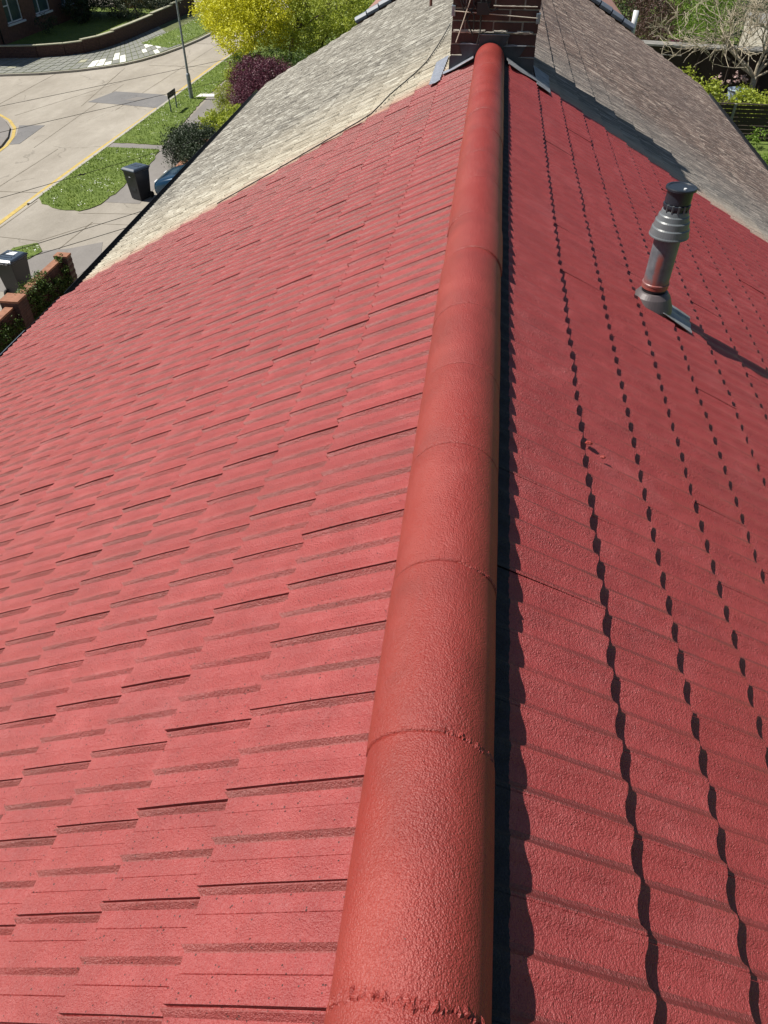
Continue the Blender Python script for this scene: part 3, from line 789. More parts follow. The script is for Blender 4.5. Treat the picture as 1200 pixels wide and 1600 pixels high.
# ------------------------------------------------------------------ ground
def sheet(name, poly, z, mat, thick=None, parent=None, kind='structure', drop=.0):
    b = MB()
    b.prism(poly, z-(thick or .002), z); o = b.build(name, mat, parent)
    if kind and parent is None: tag(o, kind=kind)
    return o
sheet('ground', [(-400, -300), (400, -300), (400, 500), (-400, 500)], -.03, MAT['grass'], .05)
def arc(cx, cy, r, a0, a1, n=10): return [(cx+r*math.cos(rad(a0+(a1-a0)*i/n)), cy+r*math.sin(rad(a0+(a1-a0)*i/n))) for i in range(n+1)]
KX = -15.33
road = sheet('road', [(KX, -60), (KX, 150), (-26, 150), (-26, 60), (-75, 60), (-75, 20), (-26, 20), (-26, -60)], .0, MAT['road'], .02)
# joints between the concrete bays, recessed strips of dirt
def strip(b, p, q, w, z):
    p = Vector((*p, 0)); q = Vector((*q, 0)); d = (q-p).normalized(); n = Vector((-d.y, d.x, 0))*w/2
    v = []; N = max(1, int((q-p).length/.6)); 
    for i in range(N+1):
        c = p.lerp(q, i/N); jj = random.uniform(-.3, .3); ww = random.uniform(.6, 1.3)
        v += [(c+n*ww+n*jj)[:2]+(z,), (c-n*ww+n*jj)[:2]+(z,)]
    b.add(v, [(2*i, 2*i+2, 2*i+3, 2*i+1) for i in range(N)])
b = MB()
for y in (10, 16, 20.6, 24.9, 45.5, 52, 60): strip(b, (-19.2, y), (KX, y+.15), .05, .004)
strip(b, (-17.4, 20), (-17.25, 30), .03, .004); strip(b, (-18.9, 41), (-18.3, 30), .03, .004)
strip(b, (-19.2, 41.5), (-21.5, 34.5), .03, .004); strip(b, (-23.5, 43), (-23.2, 35), .04, .004); strip(b, (-20.3, 44.6), (-19.2, 36.5), .035, .004)
strip(b, (-27.5, 42), (-27.2, 35), .04, .004); strip(b, (-17.1, 52), (-17.3, 36), .03, .004)
o = b.build('road_joint', MAT['joint'], road)
sheet('asphalt_patch', [(-19.21, 37.3), (-18.73, 39.48), (-16.1, 39.21), (KX-.15, 38.6), (KX-.15, 36.7), (-17.13, 37.0)], .009, MAT['asphalt_dark'], .004, parent=road)
sheet('asphalt_patch', [(-20.5, 33.0), (-19.39, 33.18), (-19.15, 30.42), (-19.5, 30.3), (-19.9, 31.6)], .009, MAT['asphalt_dark'], .004, parent=road)
sheet('asphalt_patch', [(-17.6, 37.9), (-17.2, 38.5), (-16.6, 38.4), (-17.0, 37.8)], .014, MAT['asphalt'], .004, parent=road)
# yellow edge lines
def ribbon(name, pts, w, z, mat, parent=None, h=.003):
    v = []; P_ = [Vector((*p, 0)) for p in pts]
    for i, p in enumerate(P_):
        d = (P_[min(i+1, len(P_)-1)]-P_[max(i-1, 0)]).normalized(); n = Vector((-d.y, d.x, 0))*w/2
        v += [(p+n)[:2]+(z,), (p-n)[:2]+(z,), (p+n)[:2]+(z-h,), (p-n)[:2]+(z-h,)]
    f = []
    for i in range(len(P_)-1):
        a = 4*i; c = 4*i+4
        f += [(a, a+1, c+1, c), (a, c, c+2, a+2), (a+1, a+3, c+3, c+1)]
    return MB().add(v, f).build(name, mat, parent)
ribbon('yellow_line', [(-15.53+.03*math.sin(y*.4), y) for y in np.arange(-30, 70, .7)], .17, .008, MAT['yellow'], road)
isl = [(-30, 35.6), (-25.5, 35.45), (-23.6, 35.1), (-22.33, 34.6), (-21.35, 33.73), (-20.51, 32.61), (-19.9, 31.3), (-19.55, 30.1), (-19.38, 28.6), (-19.3, 26), (-19.25, 20), (-19.2, -30)]
ribbon('yellow_line', isl, .14, .008, MAT['yellow'], road)
# near side: kerb, forecourt concrete, verges, footpath
ribbon('kerb', [(KX+.07, y) for y in np.arange(-30, 19.2, 2)], .13, .12, MAT['kerb'], None, .12)['kind'] = 'structure'
ribbon('kerb', [(KX+.07, y) for y in np.arange(19.2, 23.8, 1.5)], .13, .03, MAT['kerb'], None, .03)['kind'] = 'structure'
ribbon('kerb', [(KX+.07, y) for y in np.arange(23.7, 100, 2)], .13, .12, MAT['kerb'], None, .12)['kind'] = 'structure'
fore = sheet('forecourt', [(KX+.13, -40), (-4.2, -40), (-4.2, 44), (KX+.13, 44)], .10, MAT['drive'], .1)
b = MB()
for p, q in (((-15.1, 20.9), (-13.4, 20.7)), ((-13.4, 20.7), (-12.3, 22.3)), ((-15.1, 19.3), (-11, 19.6)), ((-13.2, 23.1), (-11, 23.3)), ((-12.3, 22.3), (-9, 22.4)), ((-12.4, 22.4), (-12.6, 18.2)), ((-15.15, 18), (-15.1, 24)), ((-11.1, 24), (-11, 17.6))):
    strip(b, p, q, .035, .104)
b.build('slab_joint', MAT['joint'], fore)
path = sheet('footpath', [(-12.95, 24.2), (-12.75, 29.0), (-13.0, 31.0), (-13.75, 42), (-12.2, 42), (-11.6, 31), (-11.5, 24.2)], .106, MAT['asphalt'], .004)
sheet('footpath', [(-15.18, 30.15), (-15.18, 30.75), (-12.8, 30.7), (-12.8, 30.2)], .106, MAT['asphalt'], .004)
sheet('footpath', [(-13.4, 17.4), (-13.3, 19.9), (-12.2, 20.3), (-11.4, 20.9), (-11.0, 19.8), (-11.2, 17.0)], .106, MAT['asphalt'], .004)
def rough_poly(poly, amp=.05, step=.25):
    out = []
    for i, p in enumerate(poly):
        q = poly[(i+1) % len(poly)]; L = math.dist(p, q); n = max(1, int(L/step))
        for k in range(n):
            t_ = k/n; out.append((p[0]+(q[0]-p[0])*t_+random.uniform(-amp, amp), p[1]+(q[1]-p[1])*t_+random.uniform(-amp, amp)))
    return out
verge1 = [(-15.17, 24.3), (-14.75, 23.75), (-14.0, 23.35), (-13.2, 23.25), (-12.85, 23.7), (-12.72, 25), (-12.72, 28.8), (-12.9, 30.1), (-15.17, 30.15)]
verge2 = [(-15.17, 30.8), (-12.95, 30.72), (-13.1, 32), (-13.55, 37), (-13.8, 42), (-13.9, 50), (-15.17, 52)]
verge3 = [(-15.17, 10), (-15.17, 17.8), (-14.2, 18.2), (-13.65, 17.6), (-13.45, 15.5), (-13.5, 10)]
verge4 = [(-13.9, 20.05), (-13.3, 20.5), (-12.95, 19.9), (-13.15, 18.9), (-13.6, 18.2), (-13.9, 18.9)]
grass_polys = []
def lawn(poly, z=.125, amp=.05, dens=None, name='grass_verge'):
    sheet(name, rough_poly(poly, amp), z, MAT['grass'], .03); grass_polys.append((poly, z, dens))
lawn(verge1, dens=170); lawn(verge2, dens=130); lawn(verge3, dens=130); lawn(verge4, dens=60)
# far side: island corner, footway, verge, lawn
sheet('footway', [(x-.10 if i > 3 else x, y-.2) for i, (x, y) in enumerate(isl)]+[(-45, -30), (-45, 35.4)], .07, MAT['asphalt'], .07)
lawn([(-40, 34.6), (-24.0, 34.3), (-22.3, 33.5), (-21.2, 32.2), (-20.6, 31.0), (-20.4, 29.5), (-20.3, -20), (-40, -20)], .10, .04, 14, 'lawn')
edge = [(-75, 41.6), (-40, 41.6), (-30, 41.65), (-26.21, 41.8), (-24.31, 42.39), (-22.59, 43.42), (-21.5, 44.4), (-20.71, 45.3), (-20.1, 46.5), (-19.5, 48.3), (-19.0, 50.7), (-18.7, 53), (-18.5, 56), (-18.4, 150)]
back = [(-75, 45.4), (-40, 45.4), (-30, 45.5), (-28.27, 45.58), (-26.16, 46.08), (-24.34, 47.3), (-23.6, 48.8), (-23.25, 50.5), (-23.06, 53.0), (-22.85, 57), (-22.6, 61), (-22.6, 64.5)]
foot = sheet('footway', edge+[(-23, 150), (-23, 64.5)]+back[::-1], .09, MAT['moss'], .09)
ribbon('kerb', [(x+.02, y-.03) for x, y in edge], .13, .105, MAT['kerb'], None, .10)['kind'] = 'structure'
# paving slabs laid along the curve
def resample(P_, n):
    P_ = [np.array(p) for p in P_]; d = [0]
    for a, c in zip(P_, P_[1:]): d.append(d[-1]+np.linalg.norm(c-a))
    out = []
    for t_ in np.linspace(0, d[-1], n):
        i = max(0, min(len(P_)-2, np.searchsorted(d, t_)-1)); u = (t_-d[i])/(d[i+1]-d[i]); out.append(P_[i]*(1-u)+P_[i+1]*u)
    return out
NS = 34
ea = resample([p for p in edge if -31 < p[0] < -18.9][:9], NS); ba = resample([p for p in back if -31 < p[0]][:8], NS)
slab_n = 0
white_cells = {(17, 0), (18, 0), (19, 0), (17, 1), (18, 1), (20, 1), (20, 2), (21, 0), (21, 1), (25, 1), (26, 2), (27, 2), (27, 0), (28, 1)}
for i in range(NS-1):
    rows = 6; offr = (i % 2)*.5
    for r in range(rows):
        k0 = .035+(r)/rows*.96; k1 = .035+(r+1)/rows*.96
        g = .03
        A = ea[i]*(1-k0)+ba[i]*k0; B = ea[i+1]*(1-k0)+ba[i+1]*k0; Cc = ea[i+1]*(1-k1)+ba[i+1]*k1; D = ea[i]*(1-k1)+ba[i]*k1
        ctr = (A+B+Cc+D)/4; q4 = [tuple(ctr+(p-ctr)*(1-.08-.06*random.random())) for p in (A, B, Cc, D)]
        z = .10+random.uniform(-.004, .006)
        mt = MAT['slab_new'] if (i, r) in white_cells else (MAT['slab_buff'] if random.random() < .07 and r < 3 else MAT['slab'])
        MB().prism(q4, .06, z).build('paving_slab', mt, foot)
far_verge = [(-21.75, 51.0), (-19.6, 49.9), (-19.25, 51.5), (-18.95, 54), (-18.75, 60), (-18.7, 75), (-21.2, 75), (-21.2, 57)]
lawn(far_verge, .115, .05, 70)
lawn([(-45, 45.9), (-28.3, 45.9), (-26.3, 46.4), (-24.6, 47.6), (-23.9, 49.2), (-23.55, 51), (-23.3, 55), (-23.0, 61), (-23, 64.4), (-45, 64.4)], .06, .02, 22, 'lawn')
# grass blades and daisies
def in_poly(x, y, poly):
    c = False; n = len(poly)
    for i in range(n):
        x1, y1 = poly[i]; x2, y2 = poly[(i+1) % n]
        if (y1 > y) != (y2 > y) and x < (x2-x1)*(y-y1)/(y2-y1+1e-12)+x1: c = not c
    return c
V_ = []; D_ = []
for poly, z, dens in grass_polys:
    xs = [p[0] for p in poly]; ys = [p[1] for p in poly]
    x0, x1, y0, y1 = max(min(xs), -32), max(xs), max(min(ys), 12), min(max(ys), 64)
    if y1 < y0: continue
    n = min(30000, int((x1-x0)*(y1-y0)*dens*1.4))
    for _ in range(n):
        x = random.uniform(x0, x1); y = random.uniform(y0, y1)
        if not in_poly(x, y, poly): continue
        V_.append((x, y, z))
    for _ in range(int((x1-x0)*(y1-y0)*7)):
        cx = random.uniform(x0, x1); cy = random.uniform(y0, y1)
        if random.random() > .35 or z == .06: continue
        for _k in range(random.randint(1, 6)):
            x = cx+random.gauss(0, .10); y = cy+random.gauss(0, .10)
            if in_poly(x, y, poly): D_.append((x, y, z+.06))
P0 = np.array(V_); n = len(P0)
ang = rng.uniform(0, 2*PI, n); h = rng.uniform(.03, .085, n); wd = rng.uniform(.008, .02, n)
dx = np.cos(ang)*wd; dy = np.sin(ang)*wd; lx = rng.normal(0, .025, n); ly = rng.normal(0, .025, n)
vv = np.stack([P0+np.stack([-dx, -dy, 0*dx], 1), P0+np.stack([dx, dy, 0*dx], 1), P0+np.stack([lx, ly, h], 1)], 1).reshape(-1, 3)
g = np_mesh('grass', vv, np.arange(3*n).reshape(-1, 3), MAT['grass_blade']); tag(g, 'short grass on the verges and lawns along the road', 'grass', kind='stuff')
P0 = np.array(D_); n = len(P0); s_ = rng.uniform(.009, .018, n)
qv = np.stack([P0+np.stack([a*s_, b_*s_, rng.normal(0, .005, n)], 1) for a, b_ in ((-1, -1), (1, -1), (1, 1), (-1, 1))], 1).reshape(-1, 3)
g = np_mesh('daisies', qv, np.arange(4*n).reshape(-1, 4), MAT['daisy']); tag(g, 'scattered white daisies on the grass verges', 'daisies', kind='stuff')

# ------------------------------------------------------------------ walls of the street
def brick_wall(name, pts, h, th, label, cat, mat='brick_red', cop='kerb', step=0, course=.075, copw=.03, group=None, bricks=None, heights=None):
    root = empty(name, (pts[0][0], pts[0][1], 0), label, cat, group)
    inv_ = Matrix.Translation((-pts[0][0], -pts[0][1], 0))
    for k in range(len(pts)-1):
        p, q = Vector((*pts[k], 0)), Vector((*pts[k+1], 0)); L = (q-p).length; a = math.atan2(q.y-p.y, q.x-p.x)
        hh = heights[k] if heights else h
        M_ = Matrix.Rotation(a, 3, 'Z')
        n = int(hh/course)
        o = MB().box(.006, L-.006, -th/2+.006, th/2-.006, 0, n*course, M_, p).build('mortar_core', MAT['mortar_dark'], root); o.matrix_parent_inverse = inv_
        b = MB()
        for r in range(n):
            x = -(.11 if r % 2 else 0)
            while x < L:
                xa, xb = max(0, x+.005), min(L, x+.22)
                if xb-xa > .02:
                    j = random.uniform(0, .004)
                    b.box(xa, xb, -th/2-j, th/2+j, r*course+.004, (r+1)*course-.006, M_, p)
                x += .225
        o = b.build('brick', MAT[mat], root); o.matrix_parent_inverse = inv_; tag(o, kind='stuff')
        if cop:
            o = MB().box(-.01, L+.01, -th/2-copw, th/2+copw, n*course+.001, n*course+.05, M_, p).build('coping', MAT[cop], root); o.matrix_parent_inverse = inv_
    return root
cw = [(-45, 45.45), (-29.5, 45.55), (-28.27, 45.62), (-26.16, 46.15), (-24.85, 46.95), (-24.1, 47.75), (-23.6, 48.9), (-23.3, 50.5), (-23.1, 53.0), (-22.95, 56.3), (-22.8, 59.8), (-22.6, 64)]
brick_wall('garden_wall', cw, .7, .2, 'low curved brick wall with pale coping round the corner lawn across the road', 'garden wall', 'brick', 'slab_buff', heights=[.92, .92, .70, .70, .70, .78, .78, .85, .85, .93, 1.0])
brick_wall('garden_wall', [(-29, 64.3), (-23.2, 64.3)], .95, .2, 'straight brick wall with pale top behind the dark hedge across the road', 'garden wall', 'brick_orange', 'slab_buff')
tag(MB().box(-22.95, -22.7, 64.2, 64.45, 0, 1.35).build('gate_post', MAT['kerb']), 'pale gate post at the end of the curved brick wall', 'post')
sheet('drive', [(-60, 64.8), (-22.7, 64.8), (-22.7, 90), (-60, 90)], .05, MAT['drive'], .04)

# house across the road
hx = empty('brick_house', (-30, 52, 0), 'shaded brick house with white framed windows across the road', 'house')
invh = Matrix.Translation((30, -52, 0))
def hpart(n, b, m, parent=hx, **k):
    o = b.build(n, m, parent, **k)
    if parent is hx: o.matrix_parent_inverse = invh
    return o
# facade (faces +x) built round the openings
wins = [(50.45, 52.45, .98, 2.3), (54.1, 56.2, .98, 2.3), (57.9, 59.5, .98, 2.3)]
b = MB(); ys = 44.0
b.box(-38, -30.25, 44, 62, 0, 5.2)
for (a, c, z0, z1) in wins:
    b.box(-30.248, -30, ys, a, 0, 5.2); b.box(-30.248, -30, a, c, 0, z0); b.box(-30.248, -30, a, c, z1, 5.2); ys = c
b.box(-30.248, -30, ys, 62, 0, 5.2)
hpart('wall', b, MAT['brick_wall'] if 'brick_wall' in MAT else MAT['brick_red'])
b = MB(); b.prism([(-38.4, 43.6), (-29.6, 43.6), (-29.6, 62.4), (-38.4, 62.4)], 5.2, 5.3)
b.add([(-38.4, 43.6, 5.3), (-29.6, 43.6, 5.3), (-29.6, 62.4, 5.3), (-38.4, 62.4, 5.3), (-34, 47, 7.6), (-34, 59, 7.6)], [(0, 1, 4), (1, 2, 5, 4), (2, 3, 5), (3, 0, 4, 5)])
hpart('roof', b, MAT['sand_face'])
for (a, c, z0, z1) in wins:
    fr = MB(); x0, x1 = -30.16, -30.08
    fr.box(x0, x1, a, a+.07, z0, z1); fr.box(x0, x1, c-.07, c, z0, z1); fr.box(x0, x1, a, c, z1-.07, z1); fr.box(x0, x1, a, c, z0, z0+.07)
    m1 = a+.72; fr.box(x0, x1, m1-.04, m1+.04, z0, z1)
    fr.box(x0+.003, x1+.004, a+.07, m1-.04, z1-.45, z1-.39)
    wf = hpart('window', fr, MAT['upvc'])
    MB().box(-30.13, -30.12, a+.05, c-.05, z0+.05, z1-.05).build('pane', MAT['glass'], wf).matrix_parent_inverse = Matrix.Identity(4)
    MB().box(-30.10, -29.90, a-.08, c+.08, z0-.10, z0-.002).build('sill', MAT['upvc'], wf)
hpart('drainpipe', MB().tube([(-29.93, 49.25, 0), (-29.93, 49.25, 5.2)], .045, 8), MAT['black'])
hpart('gutter', MB().box(-29.62, -29.50, 43.6, 62.4, 5.12, 5.24), MAT['black'])

# ------------------------------------------------------------------ wheelie bins
def wheelie_bin(loc, rz, label, panel):
    r = empty('wheelie_bin', loc, label, 'wheelie bin', 'wheelie bins on the forecourt', rz)
    # front faces -y
    def ring(w, d, z, y=0): return [(-w/2, y-d/2, z), (w/2, y-d/2, z), (w/2, y+d/2, z), (-w/2, y+d/2, z)]
    v = ring(.44, .48, .03)+ring(.45, .50, .12)+ring(.555, .66, .93)+ring(.585, .69, .94)+ring(.585, .70, .985)
    f = [(3, 2, 1, 0)]
    for j in range(4):
        for i in range(4): f.append((j*4+i, j*4+(i+1) % 4, j*4+4+(i+1) % 4, j*4+4+i))
    f.append((16, 17, 18, 19))
    MB().add(v, f).build('body', MAT['bin'], r, bevel=.018)
    v = ring(.61, .74, .985, -.01)+ring(.61, .74, 1.02, -.01)+ring(.52, .60, 1.065, -.01)
    f = [(3, 2, 1, 0)]+[(j*4+i, j*4+(i+1) % 4, j*4+4+(i+1) % 4, j*4+4+i) for j in range(2) for i in range(4)]+[(8, 9, 10, 11)]
    lid = MB().add(v, f).build('lid', MAT['bin_lid'], r, bevel=.012)
    MB().box(-.17, .17, -.03, .01, 1.066, 1.078).box(-.17, .17, .09, .13, 1.066, 1.078).build('lid_rib', MAT['bin_lid'], lid)
    MB().tube([(-.25, .39, .98), (-.25, .42, 1.0), (.25, .42, 1.0), (.25, .39, .98)], .016, 8).build('handle', MAT['bin'], r)
    for sx in (-1, 1):
        m = Matrix.Rotation(PI/2, 3, 'Y'); b = MB()
        v = [];
        b.lathe([(.06, -.025), (.10, -.022), (.10, .022), (.06, .025)], 20); b.v = [tuple(m @ Vector(p)) for p in b.v]
        b.build('wheel', MAT['tyre'], r, loc=(sx*.235, .27, .10))
    if panel:
        MB().box(-.13, .13, -.004, .004, 0, .42, Matrix.Rotation(rad(-5.6), 3, 'X'), (0, -.288, .34)).build('panel', MAT['bin'], r, bevel=.003)
        MB().box(-.05, .03, -.003, .003, 0, .012, None, (0, -.335, .78)).build('sticker', MAT['label'], r)
    else:
        MB().box(-.11, .13, -.10, .10, 1.0655, 1.0675, None, (0, -.14, 0)).build('sticker', MAT['label'], lid)
    return r
wheelie_bin((-11.62, 24.75, .10), rad(-24), 'dark grey wheelie bin with raised front panel beside the blue car', True)
wheelie_bin((-12.15, 17.25, .10), rad(172), 'dark grey wheelie bin with white lid sticker behind the ivy covered wall', False)

# near garden wall with ivy
nw = brick_wall('garden_wall', [(-10.75, 17.15), (-10.75, 15.05)], 1.15, .22, 'dark brick wall overgrown with ivy below the left eave', 'garden wall', 'brick', 'brick_orange', copw=-.01)
nw2 = brick_wall('garden_wall', [(-10.75, 14.6), (-10.75, 6)], 1.05, .22, 'brick wall running on past the brick pier below the left eave', 'garden wall', 'brick', 'brick_orange', copw=-.01)
brick_wall('brick_pier', [(-10.95, 14.82), (-10.5, 14.82)], 1.25, .42, 'square brick pier between the two lengths of garden wall', 'pier', 'brick', 'brick_orange', copw=.0)
brick_wall('brick_pier', [(-10.85, 17.32), (-10.5, 17.32)], 1.25, .26, 'brick end pier of the ivy covered wall nearest the neighbour drive', 'pier', 'brick', 'brick_orange', copw=.0)
brick_wall('garden_wall', [(-11.0, 26.1), (-11.0, 30.4)], .45, .22, 'low orange brick wall between the blue car and the dark shrub', 'garden wall', 'brick_orange', 'brick_orange', copw=.01)

# ------------------------------------------------------------------ car
def car():
    r = empty('parked_car', (-8.95, 25.05, .10), 'blue hatchback parked under the neighbour eave with its nose to the road', 'car')
    # nose towards -x. sections: x, half width at sill, at belt, at top, z sill, z belt, z top
    secs = [(-2.02, .62, .66, .60, .28, .52, .60), (-1.90, .76, .80, .70, .20, .62, .74), (-1.5, .82, .85, .76, .18, .74, .86), (-1.05, .83, .86, .76, .18, .82, .95),
            (-.35, .84, .86, .62, .18, .88, 1.38), (.2, .84, .86, .60, .18, .90, 1.47), (1.0, .84, .86, .60, .18, .92, 1.45), (1.6, .83, .85, .58, .18, .93, 1.30), (1.9, .80, .82, .66, .22, .90, 1.0), (1.98, .72, .74, .60, .30, .80, .86)]
    v = []; f = []
    for (x, a, b_, c, z0, z1, z2) in secs:
        prof = [(a*.8, z0), (a, z0+.08), (b_, z0+(z1-z0)*.6), (b_*.985, z1), (c, z2-.03), (c*.8, z2)]
        ring_ = [(x, -w_, z) for w_, z in prof]+[(x, w_, z) for w_, z in reversed(prof)]
        v += ring_
    m = 12
    for j in range(len(secs)-1):
        for i in range(m): f.append((j*m+i, j*m+(i+1) % m, (j+1)*m+(i+1) % m, (j+1)*m+i))
    f.append(tuple(range(m))); f.append(tuple((len(secs)-1)*m+i for i in range(m-1, -1, -1)))
    o = MB().add(v, f).build('body', MAT['car'], r, smooth=True)
    o.modifiers.new('s', 'SUBSURF').levels = 2; o.modifiers['s'].render_levels = 2
    MB().add([(-1.02, -.70, .955), (-1.02, .70, .955), (-.42, .58, 1.335), (-.42, -.58, 1.335), (-1.02, -.70, .94), (-1.02, .70, .94), (-.42, .58, 1.32), (-.42, -.58, 1.32)], [(0, 1, 2, 3), (7, 6, 5, 4), (0, 4, 5, 1), (2, 6, 7, 3)]).build('windscreen', MAT['glass'], r)
    for s in (-1, 1):
        MB().add([(-.75, s*.845, .94), (1.55, s*.845, .97), (1.2, s*.70, 1.34), (-.3, s*.70, 1.34), (-.75, s*.825, .94), (1.55, s*.825, .97), (1.2, s*.68, 1.34), (-.3, s*.68, 1.34)], [(0, 1, 2, 3), (7, 6, 5, 4), (0, 4, 5, 1), (2, 6, 7, 3)]).build('side_window', MAT['glass'], r)
        MB().box(-1.99, -1.80, s*.46-.12, s*.46+.14, .56, .68).build('headlight', MAT['white'], r, bevel=.03)
        for x in (-1.25, 1.25):
            b = MB().lathe([(.17, -.09), (.30, -.09), (.31, 0), (.30, .09), (.17, .09)], 24); mm = Matrix.Rotation(PI/2, 3, 'X'); b.v = [tuple(mm @ Vector(p)) for p in b.v]
            wl = b.build('wheel', MAT['tyre'], r, loc=(x, s*.76, .31))
            b = MB().lathe([(.02, -.095), (.17, -.085), (.17, .085), (.02, .095)], 16); b.v = [tuple(mm @ Vector(p)) for p in b.v]
            b.build('rim', MAT['steel_grey'], wl)
    return r
car()

# ------------------------------------------------------------------ street furniture
lp = empty('street_lamp', (-14.27, 38.2, .12), 'tall grey lamp column on the grass verge beside the yellow tree', 'street lamp')
MB().lathe([(.095, -.1), (.095, 1.0), (.085, 1.04), (.055, 1.08)], 16).build('base_column', MAT['steel_grey'], lp, smooth=False)
MB().lathe([(.055, 1.07), (.045, 3.2), (.036, 5.6)], 14).build('shaft', MAT['steel_grey'], lp)
MB().box(-.62, .08, -.11, .11, 5.6, 5.74).build('lantern', MAT['steel_grey'], lp, bevel=.03)
MB().lathe([(.10, -.02), (.10, .012)], 12, (.30, .75, 0)).build('inspection_cover', MAT['kerb'], lp)
mc = MB().prism(rough_poly([(-14.1, 38.45), (-13.3, 38.6), (-13.25, 39.15), (-14.1, 39.05)], .03, .3), .10, .145).build('inspection_slab', MAT['slab_new'])
tag(mc, 'pale concrete inspection slab at the foot of the lamp column', 'inspection cover')
sg = empty('street_sign', (-14.38, 36.0, .12), 'low dark street name sign on two posts seen from behind', 'sign')
sg_inv = None
for yy in (-.4, .4): MB().box(-.025, .025, yy-.025, yy+.025, -.1, .62).build('post', MAT['steel_grey'], sg)
MB().box(-.012, .012, -.50, .50, .56, .80).build('sign_plate', MAT['sign_back'], sg)
MB().box(.013, .03, -.47, .47, .60, .63).box(.013, .03, -.47, .47, .72, .75).build('rail', MAT['sign_back'], sg)

# overhead wires
def wire(p, q, sag, label, r=.0045):
    P_, Q = Vector(p), Vector(q); n = 24
    pts = [P_.lerp(Q, i/n)-Vector((0, 0, sag*4*(i/n)*(1-i/n))) for i in range(n+1)]
    return tag(MB().tube(pts, r, 5).build('overhead_wire', MAT['wire']), label, 'wire', 'overhead wires across the road')
def ext(a, b_, z, k0, k1):
    a = Vector((*a, z)); b_ = Vector((*b_, z)); d = b_-a; return a+d*k0, a+d*k1
p, q = ext((-10.57, 16.55), (-7.75, 21.21), 5.0, -1.2, 6.0); wire(p, q, .15, 'farthest overhead wire crossing the road junction')
p, q = ext((-9.53, 14.65), (-7.06, 18.74), 5.0, -1.2, 5.0); wire(p, q, .12, 'overhead wire passing just behind the street sign and lamp column')
p, q = ext((-7.60, 11.12), (-5.85, 13.86), 5.0, -1.2, 1.62); wire(p, q, .05, 'overhead wire with a knot crossing the yellow line')
kn = p.lerp(q, (1.2+.455)/(2.82))-Vector((0, 0, .048))
tag(MB().tube([kn+Vector((-.035, -.055, .0)), kn+Vector((-.012, -.02, .012)), kn+Vector((.012, .02, -.01)), kn+Vector((.035, .055, .0))], .011, 6).build('wire_joint', MAT['wire']), 'small dark splice knot on the overhead wire above the yellow line', 'wire joint')
p, q = ext((-6.44, 8.99), (-5.02, 10.89), 5.0, -1.5, 1.35); wire(p, q, .03, 'upper of the two close overhead wires running to the neighbour eave')
p, q = ext((-6.35, 8.55), (-5.02, 10.2), 5.0, -1.5, 1.45); wire(p, q, .03, 'lower of the two close overhead wires passing above the nearer bin')

# ------------------------------------------------------------------ vegetation
def leaf_cloud(blobs, n, size, seed=0, clump=.28, flat=.6, per=38):
    g = np.random.default_rng(seed); vols = np.array([b[3]*b[4]*b[5] for b in blobs]); vols = vols/vols.sum()
    nc = max(8, n//per); C_ = []
    idx = g.choice(len(blobs), nc, p=vols)
    for i in idx:
        bx = blobs[i]; d = g.normal(size=3); d /= np.linalg.norm(d); r = g.uniform(.25, 1)**.45*g.uniform(.80, 1.18)
        C_.append((bx[0]+d[0]*r*bx[3], bx[1]+d[1]*r*bx[4], bx[2]+d[2]*r*bx[5]))
    C_ = np.array(C_); k = g.integers(0, nc, n)
    rad_ = g.uniform(.5, 1.3, nc)[k]*clump
    P_ = C_[k]+g.normal(size=(n, 3))*rad_[:, None]*np.array([.55, .55, .45])
    s_ = size*g.uniform(.55, 1.25, n)
    a = g.normal(size=(n, 3)); a[:, 2] *= flat; a /= np.linalg.norm(a, axis=1)[:, None]
    b_ = np.cross(a, g.normal(size=(n, 3))); b_ /= np.linalg.norm(b_, axis=1)[:, None]
    A = a*s_[:, None]; B = b_*(s_*.55)[:, None]
    v = np.stack([P_-A, P_-B*1.0, P_+A, P_+B], 1).reshape(-1, 3)
    v[:, 2] = np.maximum(v[:, 2], .05)
    return v, np.arange(4*n).reshape(-1, 4)
def branches(root_pt, direction, length, r, depth, g, b, curve=.25, spread=.7, up=.1, minr=.006, tips=None, n_child=(2, 4)):
    pts = [Vector(root_pt)]; d = Vector(direction).normalized(); rs = [r]; N = 5
    for i in range(N):
        d = (d+Vector((g.gauss(0, curve), g.gauss(0, curve), g.gauss(0, curve)+up))*.35).normalized()
        pts.append(pts[-1]+d*length/N); rs.append(max(minr, r*(1-.5*(i+1)/N)))
    b.tube(pts, rs, 5 if r < .03 else 8)
    if tips is not None: tips.append(pts[-1])
    if depth > 0:
        for c in range(g.randint(*n_child)):
            k = g.randint(2, N); dd = (d+Vector((g.gauss(0, spread), g.gauss(0, spread), g.gauss(0, spread*.7)))).normalized()
            branches(pts[k], dd, length*g.uniform(.55, .85), rs[k]*.68, depth-1, g, b, curve, spread, up, minr, tips, n_child)
def plant(name, base, blobs, n, size, mat, label, cat, seed=1, trunk=True, bark='bark', group=None, clump=.28, depth=3, r0=.05, tl=.8):
    r = empty(name, base, label, cat, group); iv = Matrix.Translation([-c for c in base])
    v, q_ = leaf_cloud(blobs, n, size, seed, clump)
    o = np_mesh('crown', v, q_, MAT[mat], r); o.matrix_parent_inverse = iv; 
    if trunk:
        g = random.Random(seed); b = MB()
        branches(base, (0, 0, 1), tl, r0, depth, g, b, .3, .6, .1, .006)
        o = b.build('trunk', MAT[bark], r); o.matrix_parent_inverse = iv
    return r
